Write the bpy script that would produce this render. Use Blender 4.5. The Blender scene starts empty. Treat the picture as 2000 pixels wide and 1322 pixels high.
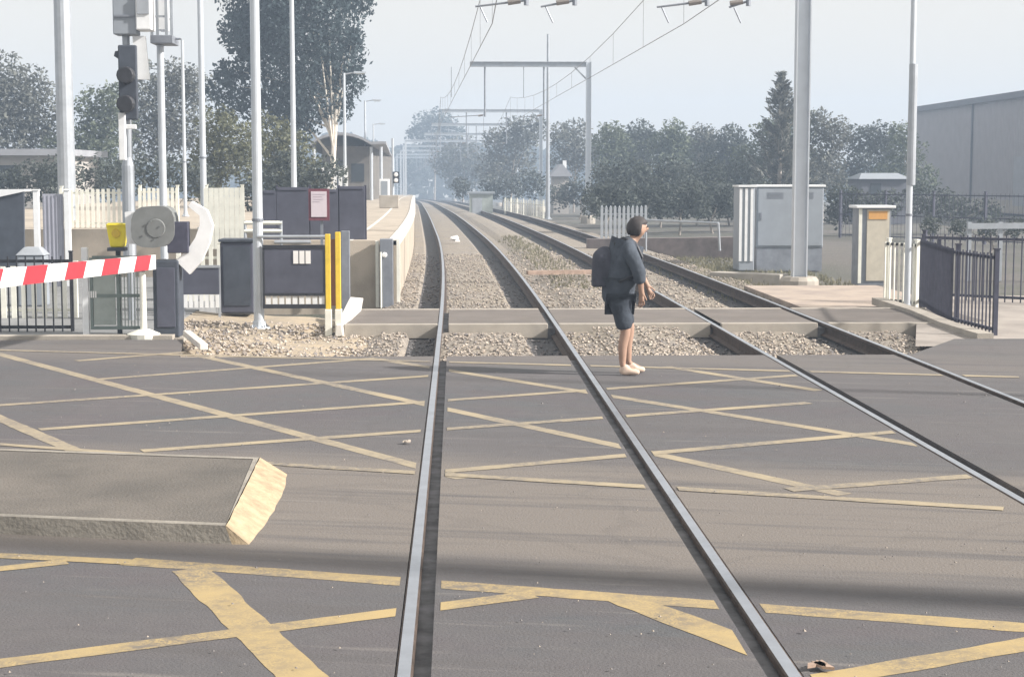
import bpy, bmesh, math, random
from mathutils import Vector, Matrix, Euler, noise
random.seed(7)
R = math.radians
scene = bpy.context.scene
COL = scene.collection

# ------------------------------------------------------------------ camera
F = 3236.0                                   # focal length in photo pixels (2000 wide)
PITCH = math.atan(316 / F); YAW = math.atan(110 / F * math.cos(PITCH))
CAMH = 2.14
cam_d = bpy.data.cameras.new('camera'); cam = bpy.data.objects.new('camera', cam_d); COL.objects.link(cam)
cam.location = (0, 0, CAMH); cam.rotation_euler = (math.pi / 2 - PITCH, 0, -YAW)
cam_d.sensor_width = 36; cam_d.lens = 36 * F / 2000; cam_d.clip_start = 0.1; cam_d.clip_end = 4000
scene.camera = cam
CM = Euler((math.pi / 2 - PITCH, 0, -YAW)).to_matrix()

# ------------------------------------------------------------------ light
SUN_EL, SUN_AZ = R(31), R(16)                # azimuth: degrees behind the +X axis
sd = bpy.data.lights.new('sun', 'SUN'); sun = bpy.data.objects.new('sun', sd); COL.objects.link(sun)
sd.energy = 4.6; sd.angle = R(2.0); sd.color = (1, .94, .87)
dirv = Vector((math.cos(SUN_EL) * math.cos(SUN_AZ), -math.cos(SUN_EL) * math.sin(SUN_AZ), math.sin(SUN_EL)))
sun.rotation_euler = dirv.to_track_quat('Z', 'Y').to_euler(); sun.location = dirv * 50
w = bpy.data.worlds.new('World'); scene.world = w; w.use_nodes = True
nt = w.node_tree; nt.nodes.clear()
sk = nt.nodes.new('ShaderNodeTexSky'); sk.sky_type = 'NISHITA'; sk.sun_disc = False
sk.sun_elevation = SUN_EL; sk.sun_rotation = math.atan2(dirv.x, dirv.y)
sk.air_density = 1.2; sk.dust_density = 5.0; sk.ozone_density = 1.0
mx = nt.nodes.new('ShaderNodeMix'); mx.data_type = 'RGBA'; mx.inputs[0].default_value = 0.86
mx.inputs[7].default_value = (7.05, 6.7, 6.15, 1)          # thin high cloud over the blue
bg = nt.nodes.new('ShaderNodeBackground'); bg.inputs[1].default_value = 0.077
ow = nt.nodes.new('ShaderNodeOutputWorld')
nt.links.new(sk.outputs[0], mx.inputs[6]); nt.links.new(mx.outputs[2], bg.inputs[0]); nt.links.new(bg.outputs[0], ow.inputs[0])
scene.view_settings.view_transform = 'Standard'; scene.view_settings.look = 'None'
scene.view_settings.exposure = 0.95; scene.view_settings.gamma = 1.0
scene.render.engine = 'CYCLES'

# ------------------------------------------------------------------ geometry of the place
def ray(px, py):
    return (CM @ Vector(((px - 1000) / F, (661 - py) / F, -1))).normalized()
def G(px, py, z=0.0):                         # ground point seen at a photo pixel
    d = ray(px, py); t = (z - CAMH) / d.z
    return Vector((d.x * t, d.y * t, z))
def V(px, py, Y):                             # point on that sight line at distance Y
    d = ray(px, py); t = Y / d.y
    return Vector((d.x * t, Y, CAMH + d.z * t))
def drop(y):                                  # the line falls away gently past 90 m
    t = (y - 90) / 15.0
    return -0.01 * 15 * (math.log1p(math.exp(t)) if t < 30 else t)
def shift(y):                                 # the tracks bend to the left
    if y < 24: return 0.0
    if y < 62: return -(y - 24) ** 2 / (2 * 1550)
    s = -(38 ** 2) / 3100 - (38 / 1550) * (y - 62)
    if y > 200: s -= (y - 200) ** 2 / 9000
    return s
RX = [-0.23, 1.45, 3.75, 5.40]                # rail centre lines
BED = -0.30

# ------------------------------------------------------------------ materials
MATS = {}
def mat(name, col, rough=.7, metal=0.0, var=.18, scale=6.0, bump=.0, bscale=40.0, col2=None, spec=.4, fac=None):
    if name in MATS: return MATS[name]
    m = bpy.data.materials.new(name); m.use_nodes = True
    n = m.node_tree.nodes; l = m.node_tree.links
    p = n['Principled BSDF']; p.inputs['Roughness'].default_value = rough; p.inputs['Metallic'].default_value = metal
    p.inputs['Specular IOR Level'].default_value = spec
    tc = n.new('ShaderNodeTexCoord')
    nz = n.new('ShaderNodeTexNoise'); nz.inputs['Scale'].default_value = scale; nz.inputs['Detail'].default_value = 6; nz.inputs['Roughness'].default_value = .62
    l.new(tc.outputs['Object'], nz.inputs['Vector'])
    cr = n.new('ShaderNodeValToRGB'); cr.color_ramp.elements[0].position = .34; cr.color_ramp.elements[1].position = .66
    c2 = col2 or tuple(c * (1 - var) for c in col)
    c1 = col if col2 else tuple(min(1, c * (1 + var)) for c in col)
    cr.color_ramp.elements[0].color = (*c2, 1); cr.color_ramp.elements[1].color = (*c1, 1)
    l.new(nz.outputs[0], cr.inputs[0]); l.new(cr.outputs[0], p.inputs['Base Color'])
    if bump:
        b = n.new('ShaderNodeBump'); b.inputs['Strength'].default_value = bump; b.inputs['Distance'].default_value = .02
        n2 = n.new('ShaderNodeTexNoise'); n2.inputs['Scale'].default_value = bscale; n2.inputs['Detail'].default_value = 4
        l.new(tc.outputs['Object'], n2.inputs['Vector']); l.new(n2.outputs[0], b.inputs['Height']); l.new(b.outputs[0], p.inputs['Normal'])
    MATS[name] = m; return m

def nodes_of(m): return m.node_tree.nodes, m.node_tree.links
def mixcol(n, l, fac, a, b):
    x = n.new('ShaderNodeMix'); x.data_type = 'RGBA'
    for s, v in ((0, fac), (6, a), (7, b)):
        if hasattr(v, 'links'): l.new(v, x.inputs[s])
        else: x.inputs[s].default_value = v if s == 0 else (*v, 1)
    return x.outputs[2]
def noise_ramp(n, l, vec, scale, lo, hi, detail=5, stretch=None, rough=.6, loc=(0, 0, 0)):
    mp = n.new('ShaderNodeMapping'); mp.inputs['Scale'].default_value = stretch or (1, 1, 1); mp.inputs['Location'].default_value = loc
    l.new(vec, mp.inputs[0])
    z = n.new('ShaderNodeTexNoise'); z.inputs['Scale'].default_value = scale; z.inputs['Detail'].default_value = detail; z.inputs['Roughness'].default_value = rough
    l.new(mp.outputs[0], z.inputs['Vector'])
    r = n.new('ShaderNodeMapRange'); r.inputs[1].default_value = lo; r.inputs[2].default_value = hi; r.clamp = True
    l.new(z.outputs[0], r.inputs[0]); return r.outputs[0]
ROADANG = math.atan(-.21)
def asphalt(name='asphalt', base=(.072, .071, .082), tan=(.172, .152, .136)):
    m = bpy.data.materials.new(name); m.use_nodes = True; n, l = nodes_of(m); p = n['Principled BSDF']
    g = n.new('ShaderNodeNewGeometry'); rot = n.new('ShaderNodeMapping'); rot.inputs['Rotation'].default_value = (0, 0, -ROADANG)
    l.new(g.outputs['Position'], rot.inputs[0]); v = rot.outputs[0]
    big = noise_ramp(n, l, v, .45, .38, .62, stretch=(.35, 1.2, 1))
    wv = n.new('ShaderNodeTexNoise'); wv.inputs['Scale'].default_value = .8; l.new(v, wv.inputs['Vector'])
    sx = n.new('ShaderNodeSeparateXYZ'); l.new(v, sx.inputs[0]); ad = n.new('ShaderNodeMath'); ad.operation = 'MULTIPLY_ADD'; ad.inputs[1].default_value = .5; l.new(wv.outputs[0], ad.inputs[0]); l.new(sx.outputs['Y'], ad.inputs[2])
    rr = n.new('ShaderNodeValToRGB'); e_ = rr.color_ramp.elements; e_[0].position = 0; e_[0].color = (0, 0, 0, 1); e_[1].position = 1; e_[1].color = (0, 0, 0, 1)
    mr = n.new('ShaderNodeMapRange'); mr.inputs[1].default_value = 5; mr.inputs[2].default_value = 25; l.new(ad.outputs[0], mr.inputs[0]); l.new(mr.outputs[0], rr.inputs[0])
    for pos, val in ((.19, 0), (.22, 1), (.355, 1), (.39, 0), (.655, 0), (.70, .55)):
        q = rr.color_ramp.elements.new(pos); q.color = (val, val, val, 1)
    hue = noise_ramp(n, l, g.outputs['Position'], .9, .40, .60, loc=(5, 2, 0)); b2 = mixcol(n, l, hue, (base[0] * 1.10, base[1] * .98, base[2] * .98), (base[0] * .92, base[1] * 1.04, base[2] * 1.02))
    c = mixcol(n, l, big, b2, (.092, .087, .092))
    mo = noise_ramp(n, l, g.outputs['Position'], 7, .35, .65, detail=8, rough=.75); mf = n.new('ShaderNodeMath'); mf.operation = 'MULTIPLY'; mf.inputs[1].default_value = .22; l.new(mo, mf.inputs[0]); c = mixcol(n, l, mf.outputs[0], c, (.16, .15, .145))
    c = mixcol(n, l, rr.outputs[0], c, tan)
    st = noise_ramp(n, l, v, 1.3, .52, .68, stretch=(.18, 2.6, 1), loc=(3, 7, 0))
    c = mixcol(n, l, st, c, (.085, .080, .083))
    st2 = noise_ramp(n, l, v, 2.2, .60, .70, stretch=(.25, 4, 1), loc=(31, 17, 0))
    sf = n.new('ShaderNodeMath'); sf.operation = 'MULTIPLY'; sf.inputs[1].default_value = .30; l.new(st2, sf.inputs[0])
    c = mixcol(n, l, sf.outputs[0], c, (.30, .275, .25))
    fine = noise_ramp(n, l, v, 60, .3, .7, detail=3)
    f2 = n.new('ShaderNodeMath'); f2.operation = 'MULTIPLY'; f2.inputs[1].default_value = .38; l.new(fine, f2.inputs[0])
    c = mixcol(n, l, f2.outputs[0], c, (.09, .085, .085))
    # small dark cracks and specks
    vo = n.new('ShaderNodeTexVoronoi'); vo.feature = 'DISTANCE_TO_EDGE'; vo.inputs['Scale'].default_value = .33
    wob = n.new('ShaderNodeTexNoise'); wob.inputs['Scale'].default_value = 1.4; wob.inputs['Detail'].default_value = 6
    l.new(v, wob.inputs['Vector']); va = n.new('ShaderNodeVectorMath'); va.operation = 'MULTIPLY_ADD'; va.inputs[1].default_value = (.9, .9, 0)
    l.new(wob.outputs['Color'], va.inputs[0]); l.new(v, va.inputs[2]); l.new(va.outputs[0], vo.inputs['Vector'])
    lt = n.new('ShaderNodeMapRange'); lt.inputs[1].default_value = .003; lt.inputs[2].default_value = .010; lt.inputs[3].default_value = .12; lt.inputs[4].default_value = 0
    l.new(vo.outputs['Distance'], lt.inputs[0])
    c = mixcol(n, l, lt.outputs[0], c, (.05, .047, .048))
    l.new(c, p.inputs['Base Color']); p.inputs['Roughness'].default_value = .82
    b = n.new('ShaderNodeBump'); b.inputs['Strength'].default_value = .35; b.inputs['Distance'].default_value = .01
    l.new(fine, b.inputs['Height']); l.new(b.outputs[0], p.inputs['Normal'])
    MATS[name] = m; return m
def paint(name, col, under=(.17, .155, .15), lo=.40, hi=.60):
    m = bpy.data.materials.new(name); m.use_nodes = True; n, l = nodes_of(m); p = n['Principled BSDF']
    g = n.new('ShaderNodeNewGeometry'); v = g.outputs['Position']
    a = noise_ramp(n, l, v, 1.1, .35, .62); b = noise_ramp(n, l, v, 14, lo, hi, detail=6)
    fi = noise_ramp(n, l, v, 75, .42, .60, detail=4)
    m0 = n.new('ShaderNodeMath'); m0.operation = 'MAXIMUM'; l.new(b, m0.inputs[0]); l.new(fi, m0.inputs[1])
    mm = n.new('ShaderNodeMath'); mm.operation = 'MULTIPLY'; l.new(m0.outputs[0], mm.inputs[0]); l.new(a, mm.inputs[1])
    m2 = n.new('ShaderNodeMath'); m2.operation = 'MULTIPLY_ADD'; m2.inputs[1].default_value = .80; m2.inputs[2].default_value = .05; l.new(mm.outputs[0], m2.inputs[0])
    c = mixcol(n, l, m2.outputs[0], col, under); l.new(c, p.inputs['Base Color']); p.inputs['Roughness'].default_value = .75
    MATS[name] = m; return m
def groundmat():
    m = bpy.data.materials.new('dirt'); m.use_nodes = True; n, l = nodes_of(m); p = n['Principled BSDF']
    g = n.new('ShaderNodeNewGeometry'); v = g.outputs['Position']
    a = noise_ramp(n, l, v, .12, .42, .58); b = noise_ramp(n, l, v, 1.1, .35, .65); c2 = noise_ramp(n, l, v, 9, .35, .7)
    c = mixcol(n, l, a, (.13, .118, .105), (.06, .072, .045)); c = mixcol(n, l, b, c, (.095, .09, .085)); 
    f = n.new('ShaderNodeMath'); f.operation = 'MULTIPLY'; f.inputs[1].default_value = .5; l.new(c2, f.inputs[0])
    c = mixcol(n, l, f.outputs[0], c, (.17, .155, .14)); l.new(c, p.inputs['Base Color']); p.inputs['Roughness'].default_value = .95
    bp = n.new('ShaderNodeBump'); bp.inputs['Strength'].default_value = .6; bp.inputs['Distance'].default_value = .05; l.new(c2, bp.inputs['Height']); l.new(bp.outputs[0], p.inputs['Normal'])
    MATS['dirt'] = m; return m
def ballastmat(nm='ballast', ca=(.15, .135, .12), cb=(.36, .32, .28), cc=(.27, .235, .19)):
    m = bpy.data.materials.new(nm); m.use_nodes = True; n, l = nodes_of(m); p = n['Principled BSDF']
    g = n.new('ShaderNodeNewGeometry'); v = g.outputs['Position']
    vo = n.new('ShaderNodeTexVoronoi'); vo.inputs['Scale'].default_value = 16; l.new(v, vo.inputs['Vector'])
    sp = n.new('ShaderNodeSeparateColor'); l.new(vo.outputs['Color'], sp.inputs[0])
    c = mixcol(n, l, sp.outputs[0], ca, cb)
    t = noise_ramp(n, l, v, .5, .4, .62); c = mixcol(n, l, t, c, cc)
    l.new(c, p.inputs['Base Color']); p.inputs['Roughness'].default_value = .9
    bp = n.new('ShaderNodeBump'); bp.inputs['Strength'].default_value = .9; bp.inputs['Distance'].default_value = .04
    l.new(vo.outputs['Distance'], bp.inputs['Height']); bp.invert = True; l.new(bp.outputs[0], p.inputs['Normal'])
    MATS[nm] = m; return m
def leafmat(name, a, b, scale=.9):
    m = bpy.data.materials.new(name); m.use_nodes = True; n, l = nodes_of(m); p = n['Principled BSDF']
    g = n.new('ShaderNodeNewGeometry'); r = noise_ramp(n, l, g.outputs['Position'], scale, .36, .64, detail=3)
    c = mixcol(n, l, r, a, b); c2 = mixcol(n, l, g.outputs['Random Per Island'], c, tuple(min(1, x * 1.35) for x in b))
    l.new(c2, p.inputs['Base Color']); p.inputs['Roughness'].default_value = .6; p.inputs['Specular IOR Level'].default_value = .25
    tr = n.new('ShaderNodeBsdfTranslucent'); l.new(c2, tr.inputs[0]); ms = n.new('ShaderNodeMixShader'); ms.inputs[0].default_value = .28
    l.new(p.outputs[0], ms.inputs[1]); l.new(tr.outputs[0], ms.inputs[2]); l.new(ms.outputs[0], n['Material Output'].inputs[0])
    MATS[name] = m; return m

asphalt(); groundmat(); ballastmat()
paint('yellow_paint', (.40, .30, .14), under=(.12, .11, .105)); paint('cream_paint', (.36, .30, .20), under=(.13, .12, .12), lo=.38, hi=.58)
M_ = mat
M_('galv', (.38, .41, .45), .45, .35, .10, 3); M_('galv_dark', (.24, .26, .30), .5, .4, .15, 4)
M_('white_galv', (.52, .56, .61), .4, .25, .05, 3); M_('white_steel', (.74, .76, .78), .45, 0, .06, 5); M_('cream_steel', (.74, .74, .67), .6, 0, .08, 5)
M_('slate', (.055, .065, .085), .55, 0, .2, 4); M_('slate_panel', (.075, .08, .11), .6, 0, .15, 3)
M_('black_steel', (.035, .037, .045), .5, .2, .2, 8); M_('purple_steel', (.055, .057, .085), .55, .1, .2, 8)
M_('concrete', (.36, .335, .30), .85, 0, .15, 2.5, .3, 60); M_('concrete_pale', (.36, .33, .29), .85, 0, .12, 3, .3, 60)
M_('path', (.15, .132, .12), .85, 0, .15, 1.5, .2, 60); M_('edge_white', (.66, .64, .60), .7, 0, .10, 4)
M_('yellow', (.70, .50, .05), .55, 0, .12, 6); M_('bright_yellow', (.85, .72, .05), .45, 0, .05, 6)
M_('brown', (.12, .05, .02), .7, 0, .2, 6); M_('red', (.40, .035, .05), .45, 0, .08, 6); M_('white', (.80, .80, .80), .45, 0, .04, 6)
M_('grey_green', (.17, .21, .20), .6, 0, .15, 4); M_('grey_green_lt', (.33, .37, .35), .6, 0, .12, 4)
M_('cab_grey', (.28, .31, .35), .5, .1, .06, 2); M_('cab_cream', (.50, .46, .38), .6, 0, .1, 5); M_('orange', (.60, .32, .10), .6, 0, .1, 8)
M_('warehouse', (.36, .347, .365), .7, .1, .06, 1); M_('warehouse_dark', (.12, .125, .15), .7, 0, .1, 2)
M_('roof_grey', (.30, .31, .34), .7, 0, .1, 1); M_('render_wall', (.40, .38, .36), .8, 0, .1, 1); M_('glass', (.04, .05, .06), .15, 0, .1, 2)
M_('bark', (.30, .27, .24), .85, 0, .3, 3, .4, 12); M_('bark_pale', (.60, .56, .50), .75, 0, .2, 3, .3, 12)
M_('wire', (.26, .27, .29), .5, .6, .1, 2); M_('insulator', (.20, .18, .17), .3, 0, .1, 5)
M_('rail_side', (.075, .055, .045), .75, .3, .35, 9, .2, 50); M_('sleeper', (.27, .25, .22), .9, 0, .15, 4, .3, 50)
M_('rail_top', (.42, .45, .50), .38, .8, .10, 5); M_('flange', (.15, .15, .158), .9, 0, .4, 6)
M_('cloth_slate', (.060, .072, .092), .95, 0, .3, 7, 1.0, 9); M_('cloth_dark', (.045, .055, .072), .95, 0, .3, 7, 1.0, 9); M_('pack', (.060, .064, .085), .9, 0, .3, 7, 1.0, 10)
M_('skin', (.36, .23, .17), .6, 0, .06, 12); M_('hair', (.045, .04, .042), .7, 0, .2, 20); M_('shoe', (.60, .47, .38), .7, 0, .08, 20)
M_('board', (.38, .30, .20), .9, 0, .22, 9, .5, 30); M_('sign_pink', (.62, .55, .60), .6, 0, .03, 9); M_('maroon', (.16, .05, .07), .6, 0, .1, 9)
M_('timber', (.34, .25, .20), .85, 0, .25, 8); M_('patch', (.085, .08, .085), .85, 0, .25, 2.0, .3, 60)
M_('lamp_lens', (.6, .6, .55), .2, 0, .02, 3)
leafmat('leaf_euc', (.019, .032, .040), (.048, .070, .076)); leafmat('leaf_dark', (.028, .038, .040), (.078, .090, .080))
leafmat('leaf_olive', (.05, .055, .035), (.12, .125, .075)); leafmat('leaf_grey', (.06, .066, .066), (.13, .135, .12)); leafmat('leaf_green', (.04, .056, .045), (.125, .145, .10))

# ------------------------------------------------------------------ mesh builder
class MB:
    def __init__(s): s.v = []; s.f = []; s.mi = []
    def poly(s, pts, mi=0):
        k = len(s.v); s.v += [tuple(p) for p in pts]; s.f.append(tuple(range(k, k + len(pts)))); s.mi.append(mi)
    def box(s, x0, y0, z0, x1, y1, z1, mi=0):
        s.hexa([(x0, y0, z0), (x1, y0, z0), (x1, y1, z0), (x0, y1, z0), (x0, y0, z1), (x1, y0, z1), (x1, y1, z1), (x0, y1, z1)], mi)
    def hexa(s, P, mi=0):
        k = len(s.v); s.v += [tuple(p) for p in P]
        for f in ((0, 3, 2, 1), (4, 5, 6, 7), (0, 1, 5, 4), (1, 2, 6, 5), (2, 3, 7, 6), (3, 0, 4, 7)):
            s.f.append(tuple(k + i for i in f)); s.mi.append(mi)
    def cbox(s, c, w, d, h, rz=0, mi=0):          # centre-bottom box turned about z
        ca, sa = math.cos(rz), math.sin(rz); P = []
        for z in (0, h):
            for sx, sy in ((-1, -1), (1, -1), (1, 1), (-1, 1)):
                x, y = sx * w / 2, sy * d / 2; P.append((c[0] + x * ca - y * sa, c[1] + x * sa + y * ca, c[2] + z))
        s.hexa(P, mi)
    def tube(s, a, b, r0, r1=None, n=10, mi=0, cap=True):
        r1 = r0 if r1 is None else r1; a = Vector(a); b = Vector(b); d = (b - a).normalized()
        u = d.orthogonal().normalized(); w_ = d.cross(u); k = len(s.v)
        for p, r in ((a, r0), (b, r1)):
            for i in range(n):
                t = 2 * math.pi * i / n; s.v.append(tuple(p + (u * math.cos(t) + w_ * math.sin(t)) * r))
        for i in range(n):
            j = (i + 1) % n; s.f.append((k + i, k + j, k + n + j, k + n + i)); s.mi.append(mi)
        if cap:
            s.f.append(tuple(k + i for i in reversed(range(n)))); s.mi.append(mi)
            s.f.append(tuple(k + n + i for i in range(n))); s.mi.append(mi)
    def path(s, pts, r, n=6, mi=0):
        for a, b in zip(pts, pts[1:]): s.tube(a, b, r, r, n, mi)
    def bar(s, a, b, w, h, mi=0):                 # rectangular bar between two points; w sideways, h upwards
        a = Vector(a); b = Vector(b); d = (b - a).normalized()
        up = Vector((0, 0, 1)) if abs(d.z) < .9 else Vector((0, 1, 0))
        sd_ = d.cross(up).normalized() * w / 2; u = sd_.cross(d).normalized() * h / 2
        s.hexa([a - sd_ - u, b - sd_ - u, b + sd_ - u, a + sd_ - u, a - sd_ + u, b - sd_ + u, b + sd_ + u, a + sd_ + u], mi)
    def lathe(s, c, prof, n=16, mi=0):
        k = len(s.v)
        for r, z in prof:
            for i in range(n):
                t = 2 * math.pi * i / n; s.v.append((c[0] + r * math.cos(t), c[1] + r * math.sin(t), c[2] + z))
        for q in range(len(prof) - 1):
            for i in range(n):
                j = (i + 1) % n; s.f.append((k + q * n + i, k + q * n + j, k + (q + 1) * n + j, k + (q + 1) * n + i)); s.mi.append(mi)
        s.f.append(tuple(k + i for i in reversed(range(n)))); s.mi.append(mi)
        s.f.append(tuple(k + (len(prof) - 1) * n + i for i in range(n))); s.mi.append(mi)
    def build(s, name, m, parent=None, origin=None, bevel=0, smooth=False):
        o0 = Vector(parent['_o']) if parent is not None else Vector(origin or (0, 0, 0))
        me = bpy.data.meshes.new(name); me.from_pydata([tuple(Vector(v) - o0) for v in s.v], [], s.f); 
        for mm in (m if isinstance(m, (list, tuple)) else [m]): me.materials.append(MATS[mm])
        me.polygons.foreach_set('material_index', s.mi)
        if smooth: me.polygons.foreach_set('use_smooth', [True] * len(me.polygons))
        me.update()
        o = bpy.data.objects.new(name, me); COL.objects.link(o); o['_o'] = tuple(o0)
        if parent is not None: o.parent = parent
        else: o.location = o0
        if bevel:
            b = o.modifiers.new('bevel', 'BEVEL'); b.width = bevel; b.segments = 2; b.limit_method = 'ANGLE'
        return o
def empty(name, loc):
    o = bpy.data.objects.new(name, None); COL.objects.link(o); o.location = loc; o['_o'] = tuple(loc); o.empty_display_size = .2
    return o
def tag(o, label, cat, group=None):
    o['label'] = label; o['category'] = cat
    if group: o['group'] = group
    return o
def struct(o, kind='structure'): o['kind'] = kind; return o

# ================================================================== SETTING
# ground sheet to the horizon
g = MB(); xs = [-290, -150, -80, -40, -20, -10, 0, 10, 20, 40, 80, 150, 290]; ys = [-50, -30, -10, 5, 15, 30, 50, 70, 80, 90, 100, 115, 130, 160, 200, 300, 400, 470]
for i in range(len(xs) - 1):
    for j in range(len(ys) - 1):
        zz = lambda y: BED - .12 + drop(min(y, 420))
        g.poly([(xs[i], ys[j], zz(ys[j])), (xs[i + 1], ys[j], zz(ys[j])), (xs[i + 1], ys[j + 1], zz(ys[j + 1])), (xs[i], ys[j + 1], zz(ys[j + 1]))])
struct(g.build('ground', 'dirt'))

# ballast bed along both tracks
ysamp = [19.0, 22, 24, 27, 30, 34, 38, 42, 47, 52, 58, 64, 72, 80, 90, 100, 112, 125, 140, 160, 180, 200, 230, 260, 300, 350, 400]
def ballast_z(x, y=99):                              # shallow crib beside each rail, heaped between tracks
    z = -.185
    if 1.9 < x < 3.2: z = -.09 - .05 * abs(x - 2.55)
    if x < -1.05: z = -.2 - .35 * (-1.05 - x)
    if x > 6.4: z = -.2 - .35 * (x - 6.4)
    for r in RX:
        d = r - x
        if .02 < d < .48: z -= .055 if y > 24.1 else .10
    return z + (.075 if y < 24.1 else 0)
bx_ = [-1.6, -1.05, -.75, -.68, -.26, -.2, .4, .92, 1.0, 1.42, 1.48, 1.9, 2.2, 2.55, 2.9, 3.2, 3.28, 3.72, 3.78, 4.4, 4.9, 4.96, 5.37, 5.43, 6.0, 6.4, 6.9]
b = MB()
for j in range(len(ysamp) - 1):
    for i in range(len(bx_) - 1):
        q = []
        for (x, y) in ((bx_[i], ysamp[j]), (bx_[i + 1], ysamp[j]), (bx_[i + 1], ysamp[j + 1]), (bx_[i], ysamp[j + 1])):
            q.append((x + shift(y), y, ballast_z(x, y) + drop(y)))
        xm = (bx_[i] + bx_[i + 1]) / 2
        b.poly(q, 1 if any(-.02 < rr - xm < .48 for rr in RX) else 0)  # rail shade painted in: darker ballast on the left of each rail
ballastmat('ballast_rail_shade', (.05, .05, .055), (.12, .115, .115), (.08, .078, .08))  # ballast colour darkened to stand in for the rail's shadow
struct(b.build('ballast_bed', ['ballast', 'ballast_rail_shade']))
# sandy verge left of the tracks, between road and gates
vg = MB(); nx, ny = 26, 14
for i in range(nx):
    for j in range(ny):
        def P(i, j):
            x = -4.2 + 3.0 * i / nx; y = 19.4 + 7.5 * j / ny
            z = -.05 - .13 * (i / nx) + .05 * noise.noise(Vector((x * 1.3, y * 1.3, 2)))
            return (x, y, z)
        vg.poly([P(i, j), P(i + 1, j), P(i + 1, j + 1), P(i, j + 1)])
M_('sand', (.42, .345, .245), .95, 0, .2, 3, .6, 30, col2=(.30, .26, .21))
struct(vg.build('verge', 'sand'))
# loose stones: nobody could count them
st = MB()
def stone(x, y, z, r, dark=False):
    k = len(st.v); a = random.random() * 6.28; ca, sa = math.cos(a), math.sin(a)
    for p in ((1, 0, 0), (-1, 0, 0), (0, 1, 0), (0, -1, 0), (0, 0, .8), (0, 0, -.8), (.6, .6, .4), (-.5, .6, .3)):
        q = [c * r * random.uniform(.7, 1.25) for c in p]; st.v.append((x + q[0] * ca - q[1] * sa, y + q[0] * sa + q[1] * ca, z + q[2]))
    for f in ((0, 6, 4), (6, 2, 4), (2, 7, 4), (7, 1, 4), (1, 3, 4), (3, 0, 4), (0, 3, 5), (3, 1, 5), (1, 2, 5), (2, 0, 5), (0, 2, 6), (2, 1, 7)):
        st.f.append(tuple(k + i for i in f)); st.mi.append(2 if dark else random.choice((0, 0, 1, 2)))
for _ in range(15000):
    y = 19.8 + 30 * random.random() ** 1.7; x = random.uniform(-1.35, 6.6)
    if 23.75 < y < 26.95: continue
    if any(abs(x - r) < .075 for r in RX): continue
    dk = any(.0 < rr - x < .46 for rr in RX)  # stones in the painted shade band take the dark rock colour
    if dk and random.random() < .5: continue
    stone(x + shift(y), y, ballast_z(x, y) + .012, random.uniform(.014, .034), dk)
for _ in range(1700):
    y = random.uniform(19.9, 25.5); x = random.uniform(-4.1, -1.0)
    stone(x, y, -.05 - .13 * (x + 4.2) / 3 + .01, random.uniform(.012, .045))
M_('rock_a', (.30, .26, .22), .9, 0, .2, 9); M_('rock_b', (.46, .40, .34), .9, 0, .2, 9); M_('rock_c', (.16, .15, .15), .9, 0, .2, 9)
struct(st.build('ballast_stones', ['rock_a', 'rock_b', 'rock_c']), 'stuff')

# road, in strips that leave the rails and flangeways open
HEAD, FLW = .042, .075
def bands(x0, x1):                             # open ground between the rail slots
    slots = []
    for k, r in enumerate(RX):
        a, c = (r - HEAD, r + HEAD + FLW) if k % 2 == 0 else (r - HEAD - FLW, r + HEAD)
        slots.append((a, c))
    out = []; cur = x0
    for a, c in slots:
        if a > cur and a < x1: out.append((cur, min(a, x1)))
        cur = max(cur, c)
    if cur < x1: out.append((cur, x1))
    return out
def far_edge(x):
    if x < -3.6: return 21.9
    if x < -3.3: return 21.9 - (x + 3.6) / .3 * 2.15
    if x < 5.5: return 19.75
    if x < 6.6: return 19.75 + (x - 5.5) / 1.1 * 1.9
    return 21.65
rd = MB()
for (a, c) in bands(-70, 70):
    cuts = sorted(set([a, c] + [q for q in (-3.6, -3.3, 5.5, 6.6) if a < q < c]))
    for p, q in zip(cuts, cuts[1:]):
        if abs(p - 5.5) > .01 and p > 6.5: pass
        rd.poly([(p, -14, 0), (q, -14, 0), (q, far_edge(q - 1e-4), 0), (p, far_edge(p + 1e-4), 0)])
        rd.poly([(p, far_edge(p + 1e-4), 0), (q, far_edge(q - 1e-4), 0), (q, far_edge(q - 1e-4), -.5), (p, far_edge(p + 1e-4), -.5)])
    for x in (a, c):
        if abs(x) < 60: rd.poly([(x, -14, 0), (x, far_edge(x), 0), (x, far_edge(x), -.08), (x, -14, -.08)])
struct(rd.build('road', 'asphalt'))
fl = MB()
for k, r in enumerate(RX):
    a, c = (r - HEAD, r + HEAD + FLW) if k % 2 == 0 else (r - HEAD - FLW, r + HEAD)
    fl.poly([(a - .01, -14, -.055), (c + .01, -14, -.055), (c + .01, 19.74, -.055), (a - .01, 19.74, -.055)])
struct(fl.build('flangeway', 'flange'))

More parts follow.
